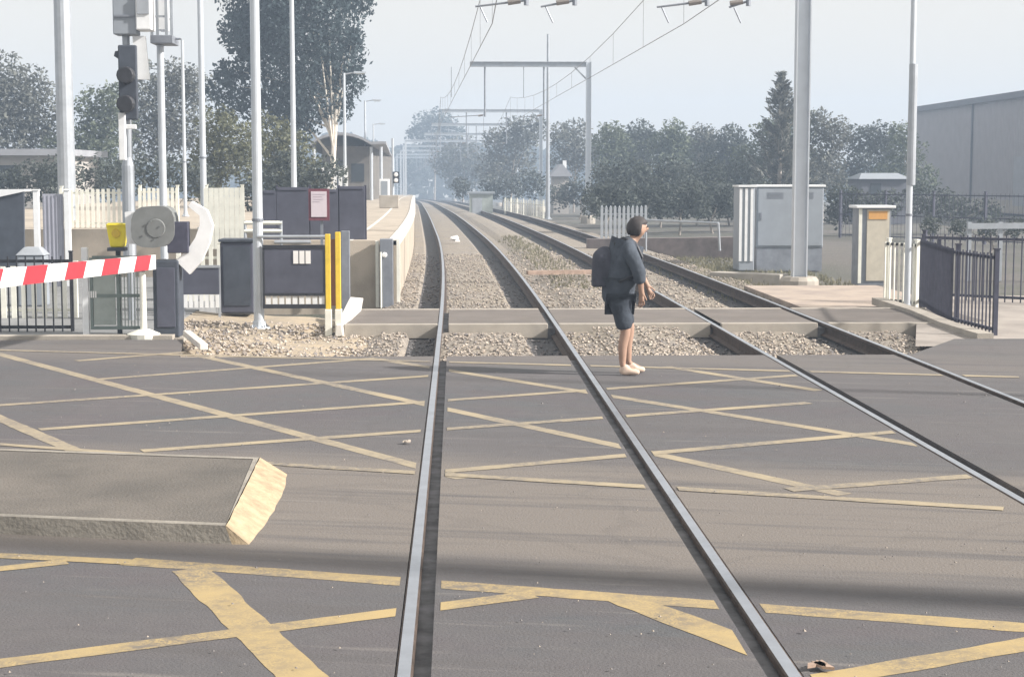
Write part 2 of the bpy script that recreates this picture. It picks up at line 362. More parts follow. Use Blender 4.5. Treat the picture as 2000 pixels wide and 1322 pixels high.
# painted lines, clipped at the rail slots
def clip(poly, x, keep_less):
    out = []
    for i in range(len(poly)):
        a, c = poly[i], poly[(i + 1) % len(poly)]
        ia = (a.x <= x) if keep_less else (a.x >= x); ic = (c.x <= x) if keep_less else (c.x >= x)
        if ia: out.append(a)
        if ia != ic:
            t = (x - a.x) / (c.x - a.x); out.append(a.lerp(c, t))
    return out
def line_into(mb, p, q, wd, z=.004, lo=-60, hi=60):
    p = G(*p); q = G(*q); d = (q - p).normalized(); s_ = Vector((-d.y, d.x, 0)) * wd / 2
    # ragged hand-laid edge: chop into short pieces
    L = (q - p).length; k = max(2, int(L / .11)); 
    ws = [1 + random.uniform(-.08, .06) for _ in range(k + 1)]
    for i in range(k):
        a = p + d * L * i / k; c = p + d * L * (i + 1) / k
        quad = [a - s_ * ws[i], c - s_ * ws[i + 1], c + s_ * ws[i + 1], a + s_ * ws[i]]
        for (x0, x1) in bands(lo, hi):
            pl = clip(quad, x0 + .03, False)
            if len(pl) > 2: pl = clip(pl, x1 - .03, True)
            if len(pl) > 2: mb.poly([(v.x, v.y, z) for v in pl])
far_l = MB(); W1 = .14
for k, (p, q) in enumerate([((-60, 676), (905, 934)), ((375, 692), (1650, 966)), ((735, 701), (1800, 870)), ((1300, 716), (1600, 763)), ((-40, 800), (150, 882)),
             ((150, 705), (360, 688)), ((190, 741), (735, 700)), ((-80, 797), (860, 733)), ((77, 839), (1560, 733)), ((277, 881), (1580, 787)), ((868, 921), (1755, 843)), ((1540, 957), (1900, 930))]):
    line_into(far_l, p, q, W1, z=.0018 + .0002 * k)
struct(far_l.build('box_marking', 'cream_paint'))
fr = MB(); line_into(fr, (-120, 681), (1990, 737), .13, .0046); line_into(fr, (-60, 864), (560, 908), .10, .0049); line_into(fr, (560, 908), (1960, 994), .13, .0049)
struct(fr.build('border_line', 'cream_paint'))
nl = MB()
for k, (p, q, wd) in enumerate([((250, 1096), (2200, 1240), .17), ((372, 1112), (640, 1370), .21), ((1215, 1168), (1500, 1275), .20), ((-60, 1303), (1040, 1161), .14), ((1480, 1350), (2100, 1241), .17), ((-60, 1117), (130, 1097), .12), ((-60, 1082), (300, 1100), .12)]):
    line_into(nl, p, q, wd, z=.0018 + .0002 * k)
struct(nl.build('near_marking', 'yellow_paint'))

# footpath crossing beyond the road
FP0, FP1 = 23.95, 26.8
fp = MB(); fe = MB()
for (a, c) in bands(-1.62, 7.9):
    for y0, y1 in ((FP0 + .13, FP1 - .13),): fp.poly([(a, y0, .0), (c, y0, .0), (c, y1, .0), (a, y1, .0)])
    fe.box(a, FP0, -.20, c, FP0 + .13, .012); fe.box(a, FP1 - .13, -.20, c, FP1, .012)
struct(fp.build('footpath', 'path')); struct(fe.build('footpath_kerb', 'concrete_pale', bevel=.01))
ff = MB()
for k, r in enumerate(RX):
    ff.box(r - .14, FP0 + .02, -.25, r + .14, FP1 - .02, -.06)
struct(ff.build('footpath_flangeway', 'flange'))
# paved apron on the right, joining road and footpath
ap = MB(); ap.poly([(5.9, 21.0, -.03), (40, 21.6, -.03), (40, 30, -.03), (8.0, 30, -.03), (7.9, 26.8, -.005), (6.75, 24.0, -.005)])
M_('apron_mat', (.30, .27, .245), .9, 0, .2, 1.2, .3, 40); struct(ap.build('pavement', 'apron_mat'))
pk = MB()
pts = [G(1715, 588), G(1790, 612), G(1850, 637), G(1925, 660)]
for a, c in zip(pts, pts[1:]): pk.bar(a + Vector((0, 0, .0)), c + Vector((0, 0, .0)), .22, .12)
struct(pk.build('kerb', 'concrete_pale'))
kb = MB(); kb.box(-9, 21.95, -.3, -3.75, 22.15, .05); kb.box(-1.0, 0, 0, -.99, .01, .01); struct(kb.build('kerb_strip', 'concrete_pale', bevel=.015))
# sandy path blocks right of the tracks
sp_ = MB(); sp_.box(5.95, 27.0, -.4, 8.7, 34.0, -.10); M_('sandpath', (.42, .35, .29), .95, 0, .15, 1.5, .4, 30, col2=(.30, .25, .22)); struct(sp_.build('sandy_path', 'sandpath'))

# left-hand ground behind the boom: dark paved area
lp = MB(); lp.box(-14, 22.16, -.3, -4.2, 36, -.02); M_('lpave', (.20, .205, .21), .9, 0, .2, 1, .3, 30); struct(lp.build('left_pavement', 'lpave'))

# platform
pf = MB(); PL = .95
yy = [31, 34, 38, 43, 50, 58, 66, 76, 88, 100, 115, 130, 150, 175, 200, 230, 260, 300]
edge = lambda y: RX[0] - .86 + shift(y)
for a, c in zip(yy, yy[1:]):
    za, zc = PL + drop(a), PL + drop(c)
    pf.poly([(-16 + shift(a) if a > 36 else -3.7, a, za), (edge(a), a, za), (edge(c), c, zc), (-16 + shift(c) if a > 36 else -3.7, c, zc)])
    pf.poly([(edge(a), a, za), (edge(a), a, -.6), (edge(c), c, -.6 + drop(c)), (edge(c), c, zc)])
pf.poly([(-3.7, 31, -.5), (edge(31), 31, -.5), (edge(31), 31, PL), (-3.7, 31, PL)])
pf.poly([(-3.7, 31, -.5), (-3.7, 31, PL), (-3.7, 38.0, PL), (-3.7, 38.0, -.5)])
pf.poly([(-16, 38, -.5), (-3.7, 38, -.5), (-3.7, 38, PL), (-16, 38, PL)])
M_('platform_mat', (.40, .35, .29), .85, 0, .15, 1.5, .3, 40); struct(pf.build('platform', 'platform_mat'))
pe = MB()
for a, c in zip(yy, yy[1:]):
    za, zc = PL + drop(a), PL + drop(c)
    pe.hexa([(edge(a) - .16, a, za - .08), (edge(a) + .05, a, za - .08), (edge(c) + .05, c, zc - .08), (edge(c) - .16, c, zc - .08),
             (edge(a) - .16, a, za + .02), (edge(a) + .05, a, za + .02), (edge(c) + .05, c, zc + .02), (edge(c) - .16, c, zc + .02)])
    pe.poly([(edge(a) - .90, a, za + .006), (edge(a) - .82, a, za + .006), (edge(c) - .82, c, zc + .006), (edge(c) - .90, c, zc + .006)])
struct(pe.build('platform_coping', 'edge_white'))

# ------------------------------------------------------------------ rails
def rail(k, label):
    r = RX[k]; ys_ = [-14 + 2 * i for i in range(19)] + [y for y in range(24, 70, 2)] + [y for y in range(70, 200, 5)] + [y for y in range(200, 400, 10)]
    ys_ = sorted(set(ys_)); top = .006
    prof = [(-.028, top), (.028, top), (.037, top - .006), (.038, top - .038), (.011, top - .055), (.011, top - .14), (.07, top - .165), (.07, top - .178), (-.07, top - .178), (-.07, top - .165), (-.011, top - .14), (-.011, top - .055), (-.038, top - .038), (-.037, top - .006)]
    m = MB(); n = len(prof)
    for y in ys_:
        for (x, z) in prof: m.v.append((r + shift(y) + x, y, z + drop(y)))
    for j in range(len(ys_) - 1):
        for i in range(n):
            q = (i + 1) % n; m.f.append((j * n + i, j * n + q, (j + 1) * n + q, (j + 1) * n + i)); m.mi.append(1 if i == 0 else 0)
    tag(m.build('rail', ['rail_side', 'rail_top']), label, 'rail', 'rails of the two tracks')
rail(0, 'leftmost steel rail, bending left alongside the station platform')
rail(1, 'steel rail of the left track that crosses the picture centre, left of the person')
rail(2, 'steel rail of the right track that passes just right of the person')
rail(3, 'rightmost steel rail, crossing the footpath near the dark picket fence')
def sleepers(x, label, group):
    s0 = None
    for i in range(66):
        y = 20.3 + .68 * i
        if 23.6 < y < 27.1: continue
        if s0 is None:
            m = MB(); m.cbox((x, y, -.29), 2.5, .23, .12); s0 = m.build('sleeper', 'sleeper', origin=(x, y, -.17), bevel=.012)
            tag(s0, label, 'sleeper', group)
        else:
            o = s0.copy(); COL.objects.link(o); o.location = (x + shift(y), y, -.17); o.rotation_euler.z = -(shift(y - 1) - shift(y + 1)) / -2 * -1
#sleepers(.61, 'concrete sleeper half sunk in ballast under the left track', 'sleepers of the left track')
#sleepers(4.575, 'concrete sleeper half sunk in ballast under the right track', 'sleepers of the right track')

# ================================================================== OVERHEAD LINE
def gantry(y, off, beam_l, label, near=False, legs=False, tubes=((1.5, .45), (5.24, 4.2)), name='overhead_gantry'):
    sx = shift(y); zg = drop(y); X = off + sx; base = Vector((X, y, zg - .35))
    e = tag(empty(name, base), label, 'gantry', 'overhead line gantries')
    m = MB(); zt = zg + 8.75                                       # H section: two flanges and a web
    m.box(X - .15, y - .12, zg - .2, X - .125, y + .12, zt); m.box(X + .125, y - .12, zg - .2, X + .15, y + .12, zt); m.box(X - .125, y - .01, zg - .2, X + .125, y + .01, zt)
    m.build('mast', 'white_galv', e)
    if legs:
        m = MB(); m.box(beam_l + sx, y - .12, zg - .2, beam_l + sx + .25, y + .12, zt - .3); m.build('mast', 'white_galv', e)
    m = MB(); m.lathe((X, y, zg - .45), [(.42, 0), (.42, .42), (.36, .5)], 14); m.build('foundation', 'concrete_pale', e)
    m = MB(); zb = zg + 8.45
    m.box(beam_l + sx, y - .11, zb, X - .152, y + .11, zb + .04); m.box(beam_l + sx, y - .11, zb + .26, X - .152, y + .11, zb + .30); m.box(beam_l + sx, y - .012, zb + .042, X - .152, y + .012, zb + .258)
    m.build('beam', 'galv' if y < 120 else 'white_galv', e)
    m = MB(); m.bar((X - .16, y, zb - .65), (X - .8, y, zb - .01), .08, .08); m.build('knee_brace', 'galv', e)
    for (tx, wx) in tubes:
        t = MB(); t.tube((tx + sx, y, zb), (tx + sx, y, zg + 5.65), .05, .05, 8); tb = t.build('drop_tube', 'galv_dark', e)
        a = MB(); a.tube((tx + sx, y, zg + 5.75), (wx + sx, y, zg + 5.62), .025, .02, 6); a.tube((wx + sx + .1, y, zg + 5.62), (wx + sx + .25, y, zg + 5.3), .015, .015, 6); a.build('registration_arm', 'galv_dark', tb)
        i = MB(); i.tube((tx + sx - .12, y, zg + 5.74), (tx + sx - .38, y, zg + 5.70), .055, .055, 8); i.build('insulator', 'insulator', tb)
        c = MB(); c.tube((wx + sx + .15, y, zb), (wx + sx + .15, y, zg + 6.75), .02, .02, 6); c.build('catenary_hanger', 'galv_dark', e)
    return e
gantry(34.6, 7.25, -1.2, 'closest overhead line gantry, its wide steel mast in front of the grey equipment cabinets', tubes=((1.5, .45), (2.5, 1.8), (5.24, 4.2), (6.1, 5.7)))
gantry(95, 8.85, 2.1, 'second overhead line gantry, right-angled frame standing clear against the pale sky', tubes=((2.95, .9), (6.3, 5.0)))
gantry(150, 10.3, 1.4, 'third overhead gantry, thin long beam seen just under the second one', tubes=((3.6, 1.0), (7.2, 5.0)))
gantry(209, 9.5, .2, 'fourth overhead gantry with its short mast against the grey trees', tubes=((1.7, .6), (5.6, 4.6)))
for i_, (yy_, o_, l_, lab_) in enumerate(((180, 9.8, .8, 'slim overhead frame just beyond the third gantry'), (236, 9.5, -2.3, 'fifth overhead gantry, a portal with two legs far down the line'), (262, 9.5, -2.5, 'pale two-legged portal behind the fifth gantry'), (290, 9.5, -2.7, 'paler portal deep in the haze before the last ones'), (318, 9.5, -3.0, 'small two-legged portal in thick haze, next to last'), (345, 9.5, -3.0, 'smallest and farthest overhead portal'))):
    gantry(yy_, o_, l_, lab_, legs=i_ > 0, tubes=((1.7, .6), (5.6, 4.6)))
# wires
sup = [-25, 34.6, 95, 150, 209, 262, 318]
M_('wire', (.22, .22, .24), .5, .4, .1, 2) if 'wire' not in MATS else None
def wire(x0, zc, sag, name, label, droppers=False):
    e = tag(empty(name, (x0, 0, 5)), label, 'overhead wire', 'overhead wires')
    m = MB(); pts = []
    for a, c in zip(sup, sup[1:]):
        for k in range(10):
            t = k / 10; y = a + (c - a) * t; pts.append(Vector((x0 + shift(a) * (1 - t) + shift(c) * t + (.18 if (sup.index(a) % 2) else -.18) * (1 - t) + (-.18 if (sup.index(a) % 2) else .18) * t, y, zc + drop(y) - sag * 4 * t * (1 - t))))
    m.path(pts, .009, 5); m.build('cable', 'wire', e)
    return pts
for x0, nm in ((.62, 'left'), (4.58, 'right')):
    p1 = wire(x0, 5.28, .03, 'contact_wire', f'lower contact wire hanging over the {nm} track'); p2 = wire(x0, 6.75, 1.0, 'catenary_wire', f'upper sagging catenary wire above the {nm} track')
    cw = [o for o in bpy.data.objects if o.name.startswith('catenary_wire')][-1]
    for a, c in list(zip(p1, p2))[9:60]:
        dm = MB(); dm.tube(a, c, .006, .006, 4); dm.build('dropper', 'wire', cw)

# ================================================================== POLES AND LAMPS
def pole(px, Y, zb, h, r, label, m='galv', name='pole', r2=None, cat='pole', group='plain steel poles', x=None):
    p = V(px, 345, Y); X = p.x if x is None else x
    e = tag(empty(name, (X, Y, zb)), label, cat, group)
    a = MB(); a.tube((X, Y, zb), (X, Y, zb + h), r, r2 if r2 is not None else r * .8, 16); a.build('shaft', m, e, smooth=False)
    a = MB(); a.lathe((X, Y, zb), [(r * 2.1, 0), (r * 2.1, .03), (r * 1.3, .035), (r * 1.25, .12)], 12); 
    if Y < 60 and h > 5:
        c_ = MB(); [c_.tube((X, Y, zb + q), (X, Y, zb + q + .04), r * 1.12, r * 1.12, 14) for q in (1.6,)]; c_.build('band_clamp', 'galv_dark', e)
    for k in range(4):
        t = k * 1.571 + .785; a.tube((X + r * 1.7 * math.cos(t), Y + r * 1.7 * math.sin(t), zb), (X + r * 1.7 * math.cos(t), Y + r * 1.7 * math.sin(t), zb + .07), r * .16, r * .16, 6)
    a.build('base_flange', m, e)
    return e
pole(130, 46, -.3, 12, .25, 'thick grey steel column at the far left, widest of the poles', 'galv', r2=.21)
pole(502, 24.7, -.12, 8.5, .078, 'slim white pole standing on the gravel left of the dark pedestrian gate', 'white_galv')
pole(397, 38.4, .95, 8, .075, 'slim pale pole rising behind the cream palings, right of the signal masts', 'white_galv')
pole(361, 50, .95, 5.2, .055, 'thinnest pale pole, ending below the top of the picture between signal mast and white pole', 'white_galv')
pole(1070, 99, -.4, 10.9, .13, 'tall mast with a tapered dark top, standing left of the gantry frame', 'galv', name='mast', r2=.07, cat='mast', group=None)
ps = pole(1777, 27.6, -.12, 7, .055, 'slim pole with a thicker collar on the right, beside the pale gate', 'white_galv')
c_ = MB(); X_ = ps.location.x; c_.tube((X_ + .02, 27.6, 2.0), (X_ + .02, 27.6, 4.0), .075, .07, 14); c_.build('sleeve', 'galv', ps)
# two posts out of frame on the right whose shadows cross the road
def lamp(px, Y, arm, label):
    p = V(px, 345, Y); X = p.x; zb = .95 + drop(Y); e = tag(empty('platform_lamp', (X, Y, zb)), label, 'lamp post', 'platform lamp posts')
    a = MB(); a.tube((X, Y, zb), (X, Y, zb + 5.7), .075, .055, 12); a.build('shaft', 'white_galv', e)
    a = MB(); a.lathe((X, Y, zb), [(.15, 0), (.15, .04), (.1, .05), (.1, .2)], 12); a.build('base_flange', 'galv', e)
    a = MB(); a.tube((X, Y, zb + 5.65), (X + arm * .45, Y, zb + 5.72), .028, .026, 8); a.build('arm', 'galv', e)
    a = MB(); a.hexa([(X + arm * .45, Y - .12, zb + 5.68), (X + arm, Y - .1, zb + 5.70), (X + arm, Y + .1, zb + 5.70), (X + arm * .45, Y + .12, zb + 5.68), (X + arm * .45, Y - .1, zb + 5.78), (X + arm, Y - .06, zb + 5.76), (X + arm, Y + .06, zb + 5.76), (X + arm * .45, Y + .1, zb + 5.78)])
    h = a.build('lamp_head', 'galv', e); a = MB(); a.box(X + arm * .55, Y - .07, zb + 5.655, X + arm * .92, Y + .07, zb + 5.678); a.build('lens', 'lamp_lens', h)
lamp(574, 42, .95, 'nearest platform lamp post, tall, its arm at the top edge before the gum tree')
lamp(674, 73, .95, 'platform lamp post beside the gum tree trunk, its arm pointing to the tracks')
lamp(714, 97, .95, 'platform lamp post just right of the gum tree, short arm against the sky')
lamp(730, 131, .95, 'smallest and farthest platform lamp post')

# signal masts on the left
def boxmast():
    Y = 26.0; X = V(318, 345, Y).x; e = tag(empty('signal_mast', (X, Y, -.02)), 'pale signal mast with a railed platform cage at its top, left of the slim poles', 'signal mast')
    a = MB(); a.tube((X, Y, -.02), (X, Y, 4.15), .062, .055, 14); a.build('shaft', 'white_galv', e)
    a = MB(); a.lathe((X, Y, -.02), [(.16, 0), (.16, .04), (.09, .05), (.09, .16)], 12); a.build('base_flange', 'galv', e)
    a = MB(); p = V(300, 88, Y); q = V(343, 72, Y); a.box(p.x, Y - .28, p.z, q.x, Y + .28, q.z); a.box(q.x, Y - .03, q.z - .05, q.x + .09, Y + .03, q.z - .02); a.build('bracket', 'galv_dark', e, bevel=.01)
    a = MB()
    for px in (303, 331): 
        for dy in (-.24, .24): u = V(px, 80, Y); a.bar((u.x, Y + dy, u.z + .06), (u.x, Y + dy, 5.6), .045, .045)
    for z in (4.55, 4.95, 5.35): u = V(303, 0, Y).x; w2 = V(331, 0, Y).x; a.box(u, Y - .255, z, w2, Y - .225, z + .03); a.box(u, Y + .225, z, w2, Y + .255, z + .03)
    a.build('cage', 'galv', e)
    a = MB(); u = V(317, 40, Y); a.box(u.x - .05, Y - .14, 4.36, u.x + .09, Y + .12, 5.2); a.build('signal_head', 'white_steel', e, bevel=.02)
boxmast()
def hoodmast():
    Y = 25.2; X = V(252, 345, Y).x; e = tag(empty('crossing_signal', (X, Y, -.02)), 'crossing signal mast with dark hooded lamp housing and white boxes on top', 'signal mast')
    a = MB(); a.tube((X, Y, -.02), (X, Y, 4.6), .06, .055, 14); a.build('shaft', 'galv', e)
    a = MB(); a.tube((X - .01, Y - .01, .9), (X - .01, Y - .01, 2.3), .10, .095, 14); a.tube((X - .01, Y - .01, 2.3), (X - .01, Y - .01, 2.42), .095, .06, 14); a.build('sleeve', 'galv', e)
    a = MB(); p = V(237, 235, Y); q = V(270, 90, Y); a.box(p.x, Y - .16, p.z, q.x, Y - .07, q.z); a.build('backing_board', 'slate', e, bevel=.02)
    for (cy, cz) in ((150, 0), (205, 0)):
        c = V(254, cy, Y); h = MB(); h.lathe((c.x, 0, 0), [(.1, 0), (.13, .1), (.125, .24), (.11, .25)], 14)
        h.v = [(x, Y - .16 - z, c.z + y) for (x, y, z) in h.v]; h.build('lamp_hood', 'black_steel', e)
    a = MB(); c = V(224, 108, Y); d = V(244, 112, Y); a.hexa([(c.x, Y - .07, c.z - .02), (d.x, Y - .07, d.z - .09), (d.x, Y + .07, d.z - .09), (c.x, Y + .07, c.z - .02), (c.x + .02, Y - .07, c.z + .05), (d.x, Y - .07, d.z + .1), (d.x, Y + .07, d.z + .1), (c.x + .02, Y + .07, c.z + .05)]); a.build('side_hood', 'slate', e)
    a = MB(); p = V(241, 235, Y); a.box(X - .10, Y - .22, p.z - .60, X + .0, Y - .12, p.z + .1); a.box(X, Y - .2, p.z - .14, X + .16, Y - .16, p.z - .07); a.build('bracket', 'white_steel', e, bevel=.01)
    a = MB(); p = V(226, 70, Y); q = V(268, -60, Y); a.box(p.x, Y - .2, p.z, q.x, Y + .15, q.z); b1 = a.build('relay_box', 'cab_grey', e, bevel=.015)
    a = MB(); zc = V(0, 34, Y).z; a.box(p.x + .02, Y - .225, zc - .01, q.x - .02, Y - .203, zc + .02); a.build('door_seam', 'galv_dark', b1)
    a = MB(); p = V(271, 62, Y); q = V(299, -60, Y); a.box(p.x, Y - .24, p.z, q.x, Y + .1, q.z); b2 = a.build('relay_box', 'white_steel', e, bevel=.02)
    a = MB(); a.box(p.x + .03, Y - .262, V(0, 30, Y).z, q.x - .03, Y - .243, V(0, -5, Y).z); a.build('door', 'galv', b2)
    a = MB(); p = V(262, 110, Y); q = V(285, 72, Y); a.hexa([(p.x + .02, Y - .1, p.z - .35), (q.x + .05, Y - .1, p.z - .35), (q.x + .05, Y, p.z - .35), (p.x + .02, Y, p.z - .35), (p.x, Y - .1, q.z), (q.x, Y - .1, q.z), (q.x, Y, q.z), (p.x, Y, q.z)]); a.build('strut', 'white_steel', e)
hoodmast()

# ================================================================== BOOM BARRIER
def boom():
    Y = 22.6; X = V(318, 345, Y).x; e = tag(empty('boom_barrier', (X, Y, -.02)), 'boom barrier with red and white striped arm lowered towards the left edge', 'boom barrier')
    a = MB(); p = V(292, 0, Y); q = V(343, 0, Y); a.box(p.x, Y - .2, -.02, q.x, Y + .2, 1.02); cb = a.build('cabinet', 'slate', e, bevel=.02)
    a = MB(); a.box(p.x + .05, Y - .215, .12, q.x - .05, Y - .203, .92); a.build('door', 'slate_panel', cb, bevel=.01)
    a = MB(); a.box(p.x - .06, Y - .25, -.12, q.x + .06, Y + .25, -.021); a.build('plinth', 'concrete', e)
    # rounded drive head
    a = MB(); c = V(308, 448, Y); n = 20; P0 = []; 
    for k in range(n):
        t = 2 * math.pi * k / n; P0.append((.29 * (abs(math.cos(t)) ** .6) * (1 if math.cos(t) > 0 else -1) - .02, .30 * (abs(math.sin(t)) ** .7) * (1.05 if math.sin(t) > 0 else -.8) + .22 * max(0, math.cos(t)) * .15))
    for s0, s1 in ((Y - .26, Y + .12),):
        a.poly([(c.x + u, s0, c.z + v) for u, v in P0]); a.poly([(c.x + u, s1, c.z + v) for u, v in reversed(P0)])
        for k in range(n):
            (u, v), (u2, v2) = P0[k], P0[(k + 1) % n]; a.poly([(c.x + u, s0, c.z + v), (c.x + u, s1, c.z + v), (c.x + u2, s1, c.z + v2), (c.x + u2, s0, c.z + v2)])
    M_('drive_grey', (.17, .18, .18), .6, 0, .15, 4); dh = a.build('drive_head', 'drive_grey', e); a = MB(); a.tube((c.x + .02, Y - .262, c.z + .02), (c.x + .02, Y - .270, c.z + .02), .13, .12, 18); [a.tube((c.x + .02 + .11 * math.cos(q), Y - .285, c.z + .02 + .11 * math.sin(q)), (c.x + .02 + .11 * math.cos(q), Y - .295, c.z + .02 + .11 * math.sin(q)), .012, .012, 6) for q in (.5, 2.1, 3.6, 5.2)]; a.build('cover_plate', 'drive_grey', dh)
    # curved white counterweight arm
    pts = [(372, 398), (398, 416), (404, 440), (396, 470), (380, 500), (358, 522)]; wd = [.08, .12, .17, .20, .24, .26]
    a = MB(); L = []; Rr = []
    for i, (px, py) in enumerate(pts):
        c = V(px, py, Y - .1); d = V(*pts[min(i + 1, 5)], Y - .1) - V(*pts[max(i - 1, 0)], Y - .1); d.normalize(); nrm = Vector((-d.z, 0, d.x)) * wd[i] / 2
        L.append(c + nrm); Rr.append(c - nrm)
    for i in range(5):
        y0, y1 = Y - .16, Y + .0
        P = [L[i], L[i + 1], Rr[i + 1], Rr[i]]; a.hexa([(v.x, y0, v.z) for v in P] + [(v.x, y1, v.z) for v in P])
    a.build('counterweight_arm', 'white_steel', e)
    a = MB(); p = V(335, 470, Y); a.box(p.x - .02, Y - .23, p.z - .16, p.x + .26, Y - .05, p.z + .26); a.build('counterweight', 'purple_steel', e, bevel=.01)
    a = MB(); p = V(262, 440, Y); 
    a.hexa([(p.x - .08, Y - .12, p.z - .25), (p.x + .08, Y - .12, p.z - .25), (p.x + .08, Y + .05, p.z - .25), (p.x - .08, Y + .05, p.z - .25), (p.x - .1, Y - .12, p.z + .18), (p.x + .24, Y - .12, p.z + .2), (p.x + .24, Y + .05, p.z + .2), (p.x - .1, Y + .05, p.z + .18)]); a.build('arm_bracket', 'white_steel', e)
    # striped arm
    A = V(300, 512, 22.2); B = V(-160, 560, 15.2); d = (B - A); L_ = d.length; d.normalize(); a = MB(); h = .19
    x = 0; k = 0; stops = [0, .55]; 
    segs = [(0, .32, 1), (.32, 1.0, 0)]; tt = 1.0; m_ = 1
    a0 = 0; widths = [.32] + [.62] * 20; col = 1
    for wd_ in widths:
        a1 = min(a0 + wd_, L_)
        if a1 <= a0: break
        sh = .10
        for (y_off) in (0,):
            def pt(s, zz, o): return A + d * s + Vector((.02 * o, 0, zz))
            n_ = Vector((-d.y, d.x, 0)).normalized() * .03
            s0, s1 = a0, a1
            P = [A + d * (s0) + Vector((0, 0, -h / 2)) - n_, A + d * (s1) + Vector((0, 0, -h / 2)) - n_, A + d * (s1) + Vector((0, 0, -h / 2)) + n_, A + d * (s0) + Vector((0, 0, -h / 2)) + n_]
            dd = d * -.14
            if a0 == 0: T = [P[0] - Vector((0, 0, -h)), P[1] + dd + Vector((0, 0, h)), P[2] + dd + Vector((0, 0, h)), P[3] + Vector((0, 0, h))]
            else: T = [q + dd + Vector((0, 0, h)) for q in P]
            a.hexa(P + T, col)
        a0 = a1; col = 1 - col
    a.build('boom_arm', ['red', 'white'], e)
    a = MB(); p = V(278, 520, 22.1); a.tube((p.x, 22.1, -.02), (p.x, 22.1, p.z - .08), .045, .04, 12); a.lathe((p.x, 22.1, -.02), [(.2, 0), (.22, .08), (.08, .14)], 14); a.build('rest_post', 'cream_steel', e)
boom()
def bell():
    Y = 22.9; p = V(230, 460, Y); e = tag(empty('warning_lamp', (p.x, Y, -.02)), 'bright yellow warning lamp housing on a short post above the striped arm', 'warning lamp')
    a = MB(); z0, z1 = V(0, 483, Y).z, V(0, 437, Y).z
    a.hexa([(p.x - .09, Y - .1, z0), (p.x + .09, Y - .1, z0), (p.x + .09, Y + .1, z0), (p.x - .09, Y + .1, z0), (p.x - .14, Y - .12, z1), (p.x + .14, Y - .12, z1), (p.x + .14, Y + .12, z1), (p.x - .14, Y + .12, z1)])
    hs = a.build('housing', 'bright_yellow', e, bevel=.02); a = MB(); a.box(p.x - .10, Y - .16, z1 - .02, p.x + .10, Y - .125, z1 + .012); a.build('visor', 'bright_yellow', hs); a = MB(); a.tube((p.x, Y - .118, (z0 + z1) / 2 + .03), (p.x, Y - .140, (z0 + z1) / 2 + .03), .06, .055, 14); a.build('lens', 'yellow', hs); a = MB(); a.box(p.x - .12, Y - .14, z0 - .05, p.x + .12, Y + .06, z0 - .002); a.build('collar', 'slate', e)
    a = MB(); a.tube((p.x, Y, -.02), (p.x, Y, z0 - .05), .035, .035, 10); a.build('post', 'slate', e)
bell()

# ================================================================== FENCES
def fence(name, A, B, h, z, label, m, pal_w=.03, pal_d=.02, gap=.11, rails=(.12, .9), post_every=2.2, mpost=None, zb=0, mr=None, pointed=False, toppost=.05, postw=.06, group=None, cat='fence'):
    A = Vector(A); B = Vector(B); A.z = B.z = z; d = B - A; L = d.length; d.normalize()
    e = tag(empty(name, A), label, cat, group); n = Vector((-d.y, d.x, 0)); ang = math.atan2(d.y, d.x)
    a = MB(); k = int(L / gap)
    for i in range(k + 1):
        p = A + d * (i * L / k); jt = random.uniform(-.01, .01)
        a.cbox((p.x, p.y, z + zb), pal_w, pal_d, h - zb + jt, ang)
        if pointed: a.tube((p.x, p.y, z + h + jt), (p.x, p.y, z + h + .07), pal_w * .5, .002, 4)
    a.build('palings', m, e)
    for rr in rails:
        a = MB(); off = n * (pal_d / 2 + .018); a.bar(A + off + Vector((0, 0, rr * h)), B + off + Vector((0, 0, rr * h)), .03, .045); a.build('rail', mr or m, e)
    kp = max(1, round(L / post_every))
    for i in range(kp + 1):
        p = A + d * (L * i / kp) + n * (pal_d / 2 + .037 + postw / 2); a = MB(); a.cbox((p.x, p.y, z - .05), postw, postw, h + .05 + toppost, ang); a.cbox((p.x, p.y, z + h + toppost), postw * 1.3, postw * 1.3, .02, ang); a.build('post', mpost or m, e)
    return e
def onY(px, Y): return V(px, 345, Y)
fence('paling_fence', onY(118, 39), onY(252, 39), .90, .95, 'white paling fence on the platform between the grey panel and the signal mast', 'cream_steel', .07, .02, .115)
fence('paling_fence', onY(272, 39.4), onY(345, 39.4), .92, .95, 'short white paling fence section seen between the two signal masts', 'cream_steel', .07, .02, .105)
fence('paling_fence', onY(402, 37.2), onY(472, 37.2), 1.36, .53, 'cream boarded fence section ending just left of the slim white pole', 'cream_steel', .105, .02, .11)
fence('picket_fence', V(-60, 345, 23.3), V(132, 345, 23.3), 1.06, -.02, 'black picket fence behind the striped boom arm at the left edge', 'black_steel', .018, .018, .12, (.06, .93), mpost='black_steel', postw=.045)
fence('picket_fence', V(-60, 345, 25.6), V(140, 345, 25.6), .80, -.02, 'low cream picket fence behind the black one at the left edge', 'cream_steel', .075, .02, .15, (.15, .75))
fence('picket_fence', V(345, 345, 29), V(425, 345, 29), .98, -.05, 'white picket fence stub right of the boom cabinet', 'cream_steel', .07, .02, .12, (.15, .8))
fence('picket_fence', G(1792, 592), G(1858, 632), 1.12, -.02, 'dark picket fence stretch running from the slim right pole to the corner post', 'purple_steel', .018, .018, .135, (.08, .95), postw=.05)
fence('picket_fence', G(1858, 632), G(1932, 652), 1.12, -.02, 'dark picket fence stretch between the two front corner posts', 'purple_steel', .018, .018, .135, (.08, .95), postw=.06)
fence('picket_fence', G(1800, 580), G(2120, 596), 1.15, -.03, 'dark purple-grey picket fence running to the right edge behind the corner', 'purple_steel', .018, .016, .14, (.08, .95), postw=.06)
